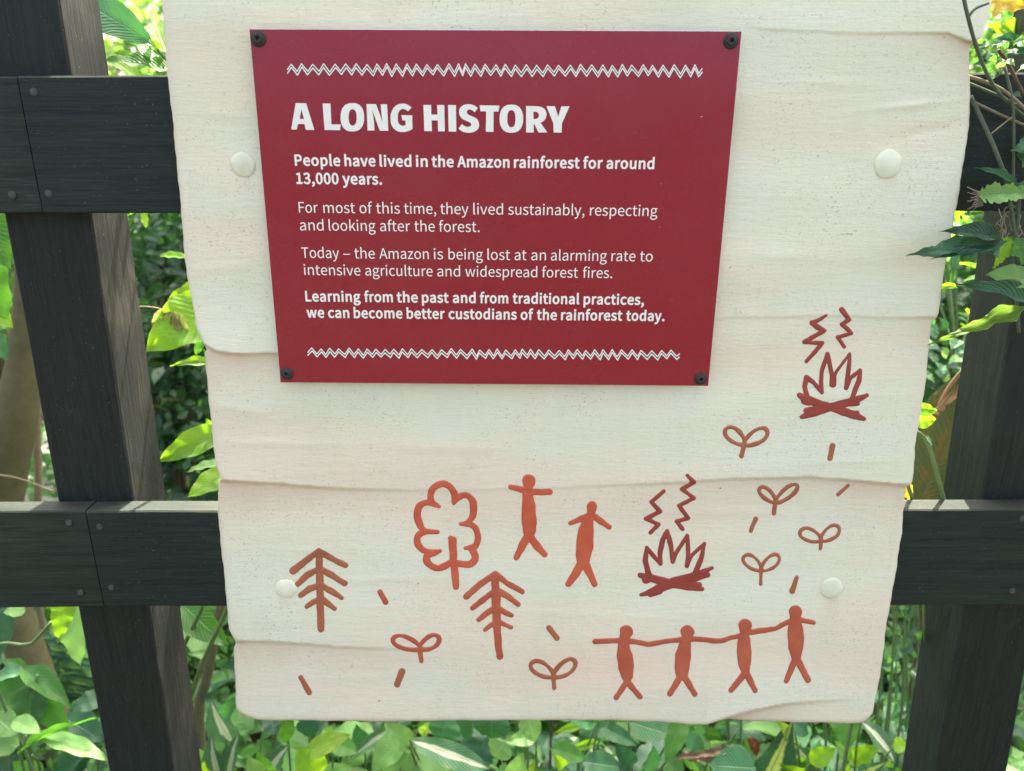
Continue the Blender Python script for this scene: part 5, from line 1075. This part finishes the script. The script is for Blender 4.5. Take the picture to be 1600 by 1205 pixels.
# ------------------------------------------------------------------ clumps of ground cover: one of each kind, then copies
def make_clump(nm_, mat, kind, nl, hgt, L, wd, label, group):
    r = thing(nm_, label, 'plant', (0, 0, 0), group)
    for k in range(nl):
        a = 2 * math.pi * k / nl + random.uniform(-.4, .4); h = hgt * random.uniform(.55, 1.1); d = random.uniform(.02, .09)
        p = Vector((math.cos(a) * d, math.sin(a) * d, h)); l_ = L * random.uniform(.75, 1.2)
        q = p + Vector((math.cos(a) * l_ * .9, math.sin(a) * l_ * .9, random.uniform(-.5, .15) * l_))
        stem(r, [(0, 0, -.01), p * .6 + Vector((0, 0, .02)), p], .0024, .0014, M_stem, 'stem', 3)
        put_leaf(r, p, q, wd * random.uniform(.8, 1.2), kind, mat if random.random() < .82 else random.choice((L_pale, L_dark, L_lime)), (0, 0, 1))
    return r
def copy_clump(src, loc, rz, sc, label=None):
    r = src.copy(); COL.objects.link(r); r.location = loc; r.rotation_euler = (0, 0, rz); r.scale = (sc, sc, sc)
    if label: r['label'] = label
    for ch in src.children: c = ch.copy(); COL.objects.link(c); c.parent = r
    return r
CL = [('broad_leaf_clump', L_mid, 'ovate', 8, .26, .14, .075, 'low clump of broad mid green leaves in the planting behind the fence', 'broad leaved clumps behind the fence'),
      ('blue_green_clump', L_teal, 'ovate', 9, .22, .11, .06, 'low clump of blue green oval leaves in the planting behind the fence', 'blue green clumps behind the fence'),
      ('lance_leaf_clump', L_mid, 'lance', 9, .24, .18, .045, 'low clump of narrow arching leaves in the planting behind the fence', 'narrow leaved clumps behind the fence'),
      ('variegated_clump', L_varw, 'ovate', 8, .2, .12, .055, 'low clump of cream splashed leaves in the planting behind the fence', 'cream splashed clumps behind the fence'),
      ('dark_leaf_clump', L_dark, 'ovate', 8, .24, .15, .08, 'low clump of dark glossy leaves in the planting behind the fence', 'dark leaved clumps behind the fence')]
protos = [make_clump(*c) for c in CL]
first = set(); spots = []
for j, yv in enumerate((.34, .5, .68, .88, 1.12)):
    nn_ = 11
    for i in range(nn_):
        spots.append((-.95 + 1.9 * (i + .5 * (j % 2)) / (nn_ - 1) * (1 + .25 * j) - .22 * j + random.uniform(-.05, .05), yv + random.uniform(-.06, .06)))
# keep only those whose top shows in an open part of the photo
def px_of(p):
    d = Vector(p) - CAM; w = d.dot(FW); return CX + F * d.dot(AX) / w, CY - F * d.dot(UP) / w
def shown(x, y, h=.25):
    for hh in (.02, h * .5, h, h * 1.2):
        u, v = px_of((x, y, hh))
        if -60 < u < 1660 and 940 < v < 1260 and (v > 1110 or u < 400 or u > 1340): return True
    return False
for (x, y) in spots:
    if not shown(x, y): continue
    k = random.choices(range(5), (4, 4, 3, 2, 3))[0]; z = float(ground_z(x, y)); s = random.uniform(.7, 1.1); rz = random.uniform(0, 6.28)
    if k not in first: first.add(k); r = protos[k]; r.location = (x, y, z); r.rotation_euler = (0, 0, rz); r.scale = (s, s, s)
    else: copy_clump(protos[k], (x, y, z), rz, s)
for k in range(5):
    if k not in first: protos[k].location = (-.3 + .15 * k, .55, 0)

# ------------------------------------------------------------------ masses of leaves nobody could count
def leaf_mass(name, C, size, mat, asp=.45, up=.5, parent=None):
    n_ = len(C); sz = size * rng.uniform(.6, 1.3, n_)
    d = rng.normal(size=(n_, 3)); d[:, 2] = d[:, 2] * .6 - .25; d /= np.linalg.norm(d, axis=1)[:, None]
    nr_ = rng.normal(size=(n_, 3)) * .7 + np.array([0, -.2, up + .4]); s = np.cross(nr_, d); s /= np.linalg.norm(s, axis=1)[:, None]
    nn2 = np.cross(d, s)
    b0 = C - d * sz[:, None] * .5; tip = C + d * sz[:, None] * .5 - nn2 * sz[:, None] * .08
    w = sz[:, None] * asp * .5
    m1 = b0 + d * sz[:, None] * .30; m2 = b0 + d * sz[:, None] * .66; lift = nn2 * sz[:, None] * .10
    P_ = np.stack([b0, m1 - s * w * .95 + lift, m2 - s * w * .8 + lift, tip, m2 + s * w * .8 + lift, m1 + s * w * .95 + lift, m1, m2], 1).reshape(-1, 3)
    if parent is not None: P_ = P_ - np.array(root_loc(parent))
    q = np.arange(n_)[:, None] * 8
    T3_ = np.concatenate([q + np.array([[0, 6, 1]]), q + np.array([[0, 5, 6]]), q + np.array([[2, 7, 3]]), q + np.array([[3, 7, 4]])], 0)
    Q4 = np.concatenate([q + np.array([[1, 6, 7, 2]]), q + np.array([[6, 5, 4, 7]])], 0)
    me = bpy.data.meshes.new(name)
    nt3, nq = len(T3_), len(Q4)
    me.vertices.add(len(P_)); me.vertices.foreach_set('co', P_.ravel())
    loops = np.concatenate([T3_.ravel(), Q4.ravel()]); me.loops.add(len(loops)); me.loops.foreach_set('vertex_index', loops)
    me.polygons.add(nt3 + nq); me.polygons.foreach_set('loop_start', np.concatenate([np.arange(nt3) * 3, nt3 * 3 + np.arange(nq) * 4]))
    me.update(calc_edges=True)
    a = me.attributes.new('tint', 'FLOAT', 'POINT'); a.data.foreach_set('value', np.repeat(rng.uniform(0, 1, n_) ** 1.2, 8))
    me.materials.append(mat); me.validate()
    o = bpy.data.objects.new(name, me); COL.objects.link(o)
    if parent is not None: o.parent = parent
    return o
def blobs(cs, rs, n_):
    cs = np.array(cs, float); rs = np.array(rs, float); k = rng.choice(len(cs), n_, p=rs ** 2 / (rs ** 2).sum())
    v = rng.normal(size=(n_, 3)); v /= np.linalg.norm(v, axis=1)[:, None]
    r = rs[k] * rng.uniform(.45, 1.05, n_); return cs[k] + v * r[:, None] * np.array([1, 1, .85])
def bush(name, label, centres, rads, n_, mat, size):
    c0 = centres[0]; t = thing(name, label, 'shrub', (c0[0], c0[1], float(ground_z(c0[0], c0[1]))))
    leaf_mass('foliage', blobs(centres, rads, n_), size, mat, .5, .6, t)
    for c in centres: stem(t, [(c0[0], c0[1], float(ground_z(c0[0], c0[1])) - .02), Vector((c0[0], c0[1], 0)).lerp(Vector(c), .5), c], .012, .004, M_bark2)
    return t
L_deep = leaf_mat('deep_green_shrub_leaf', (.022, .075, .03), (.1, .2, .1), (.05, .17, .03), 0.3, attr=True)
bush('dark_shrub', 'deep green shrub filling the gap between left post and board', [tuple(at(u, v, y)) for u, v, y in ((262, 640, 1.15), (230, 560, 1.2), (300, 740, 1.1), (290, 520, 1.3), (250, 440, 1.5), (225, 700, 1.25), (280, 380, 1.7))], (.17, .17, .17, .16, .2, .16, .2), 1500, L_deep, .055)
bush('dark_shrub', 'deep green shrub in the gap between board and right post', [tuple(at(u, v, y)) for u, v, y in ((1480, 620, 1.1), (1520, 560, 1.3), (1470, 500, 1.4), (1500, 700, 1.1), (1530, 440, 1.6))], (.16, .16, .18, .16, .2), 1000, L_deep, .055)
bush('dark_shrub', 'deep green shrub low down between board and right post', [tuple(at(u, v, y)) for u, v, y in ((1410, 1010, .9), (1440, 1060, .8), (1430, 960, 1.0))], (.13, .13, .13), 500, L_deep, .05)
# low ground cover
n_ = 14000; X = rng.uniform(-2.1, 2.1, n_); Y = rng.uniform(.18, 2.9, n_); Z = ground_z(X, Y) + rng.uniform(.0, 1, n_) ** 1.5 * .16 + .01
tag(leaf_mass('ground_cover', np.stack([X, Y, Z], 1), .055, L_cover, .6, 1.0), kind='stuff', label='low leafy ground cover carpeting the soil behind the fence', cat='ground cover')
n_ = 3200; X = rng.uniform(-1.2, 1.2, n_); Y = rng.uniform(.2, 1.0, n_); Z = ground_z(X, Y) + rng.uniform(.06, .27, n_)
tag(leaf_mass('small_leaved_ground_cover', np.stack([X, Y, Z], 1), .034, L_cover, .5, .8), kind='stuff', label='tiny leaved creeper threading through the plants behind the fence', cat='ground cover')
# thicket behind
cs_, rs_ = [], []
for k in range(120):
    x = random.uniform(-3.6, 3.6); y = random.uniform(1.9, 4.8)
    if x < -1.75 and 1.9 < y < 2.9: continue
    cs_.append((x, y, float(ground_z(x, y)) + random.uniform(.15, 1.1))); rs_.append(random.uniform(.25, .5))
tag(leaf_mass('thicket', blobs(cs_, rs_, 30000), .085, L_small, .45), kind='stuff', label='dense mass of shaded green foliage filling the view beyond the fence', cat='foliage')
cs_, rs_ = [], []
for k in range(90):
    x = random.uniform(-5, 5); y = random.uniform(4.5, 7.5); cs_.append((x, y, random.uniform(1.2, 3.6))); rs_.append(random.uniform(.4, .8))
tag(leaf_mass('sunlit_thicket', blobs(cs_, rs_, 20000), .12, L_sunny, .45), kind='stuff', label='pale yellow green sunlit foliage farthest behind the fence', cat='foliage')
# unseen trees added so their crowns shade and dapple the planting
def tree(name, label, x, y, h, cr, nleaf, mat, size, trunk_r=.06):
    t = thing(name, label, 'tree', (x, y, float(ground_z(x, y))))
    z0 = float(ground_z(x, y))
    pth = smooth_path([(x, y, z0 - .05), (x + .05, y, z0 + h * .35), (x - .04, y + .05, z0 + h * .7), (x, y, z0 + h)], 6)
    V, Fc = tube(pth, np.linspace(trunk_r, trunk_r * .4, len(pth)), 12); mesh_obj('trunk', V, Fc, M_bark2, t, smooth=True)
    cc, rr = [], []
    for k in range(16):
        a = random.uniform(0, 6.28); d = random.uniform(.2, 1) * cr; q = Vector((x + math.cos(a) * d, y + math.sin(a) * d, z0 + h + random.uniform(-.35, .5) * cr))
        cc.append(tuple(q)); rr.append(cr * random.uniform(.22, .38))
        pp = smooth_path([pth[-5 - k % 6], Vector(pth[-1]).lerp(q, .5) + Vector((0, 0, -.1)), q], 4)
        V, Fc = tube(pp, np.linspace(trunk_r * .35, .008, len(pp)), 6); mesh_obj('limb', V, Fc, M_bark2, t, smooth=True)
    leaf_mass('crown', blobs(cc, rr, nleaf), size, mat, .45, .5, t)
    return t
tree('added_shade_tree', 'unseen tree added to shade the planting right behind the middle of the board', -.1, 2.7, 3.0, 1.2, 1800, L_small, .12)
tree('added_shade_tree', 'added tree shading the planting, its unseen crown above the left part of the fence', -1.2, 3.3, 3.4, 1.5, 6200, L_small, .14)
tree('added_shade_tree', 'added tree shading the planting, its unseen crown above the right part of the fence', 1.25, 3.2, 3.5, 1.5, 6200, L_small, .14)
tree('added_shade_tree', 'unseen tree added for shade far behind the middle of the board', .2, 4.4, 4.0, 1.6, 5200, L_small, .14)
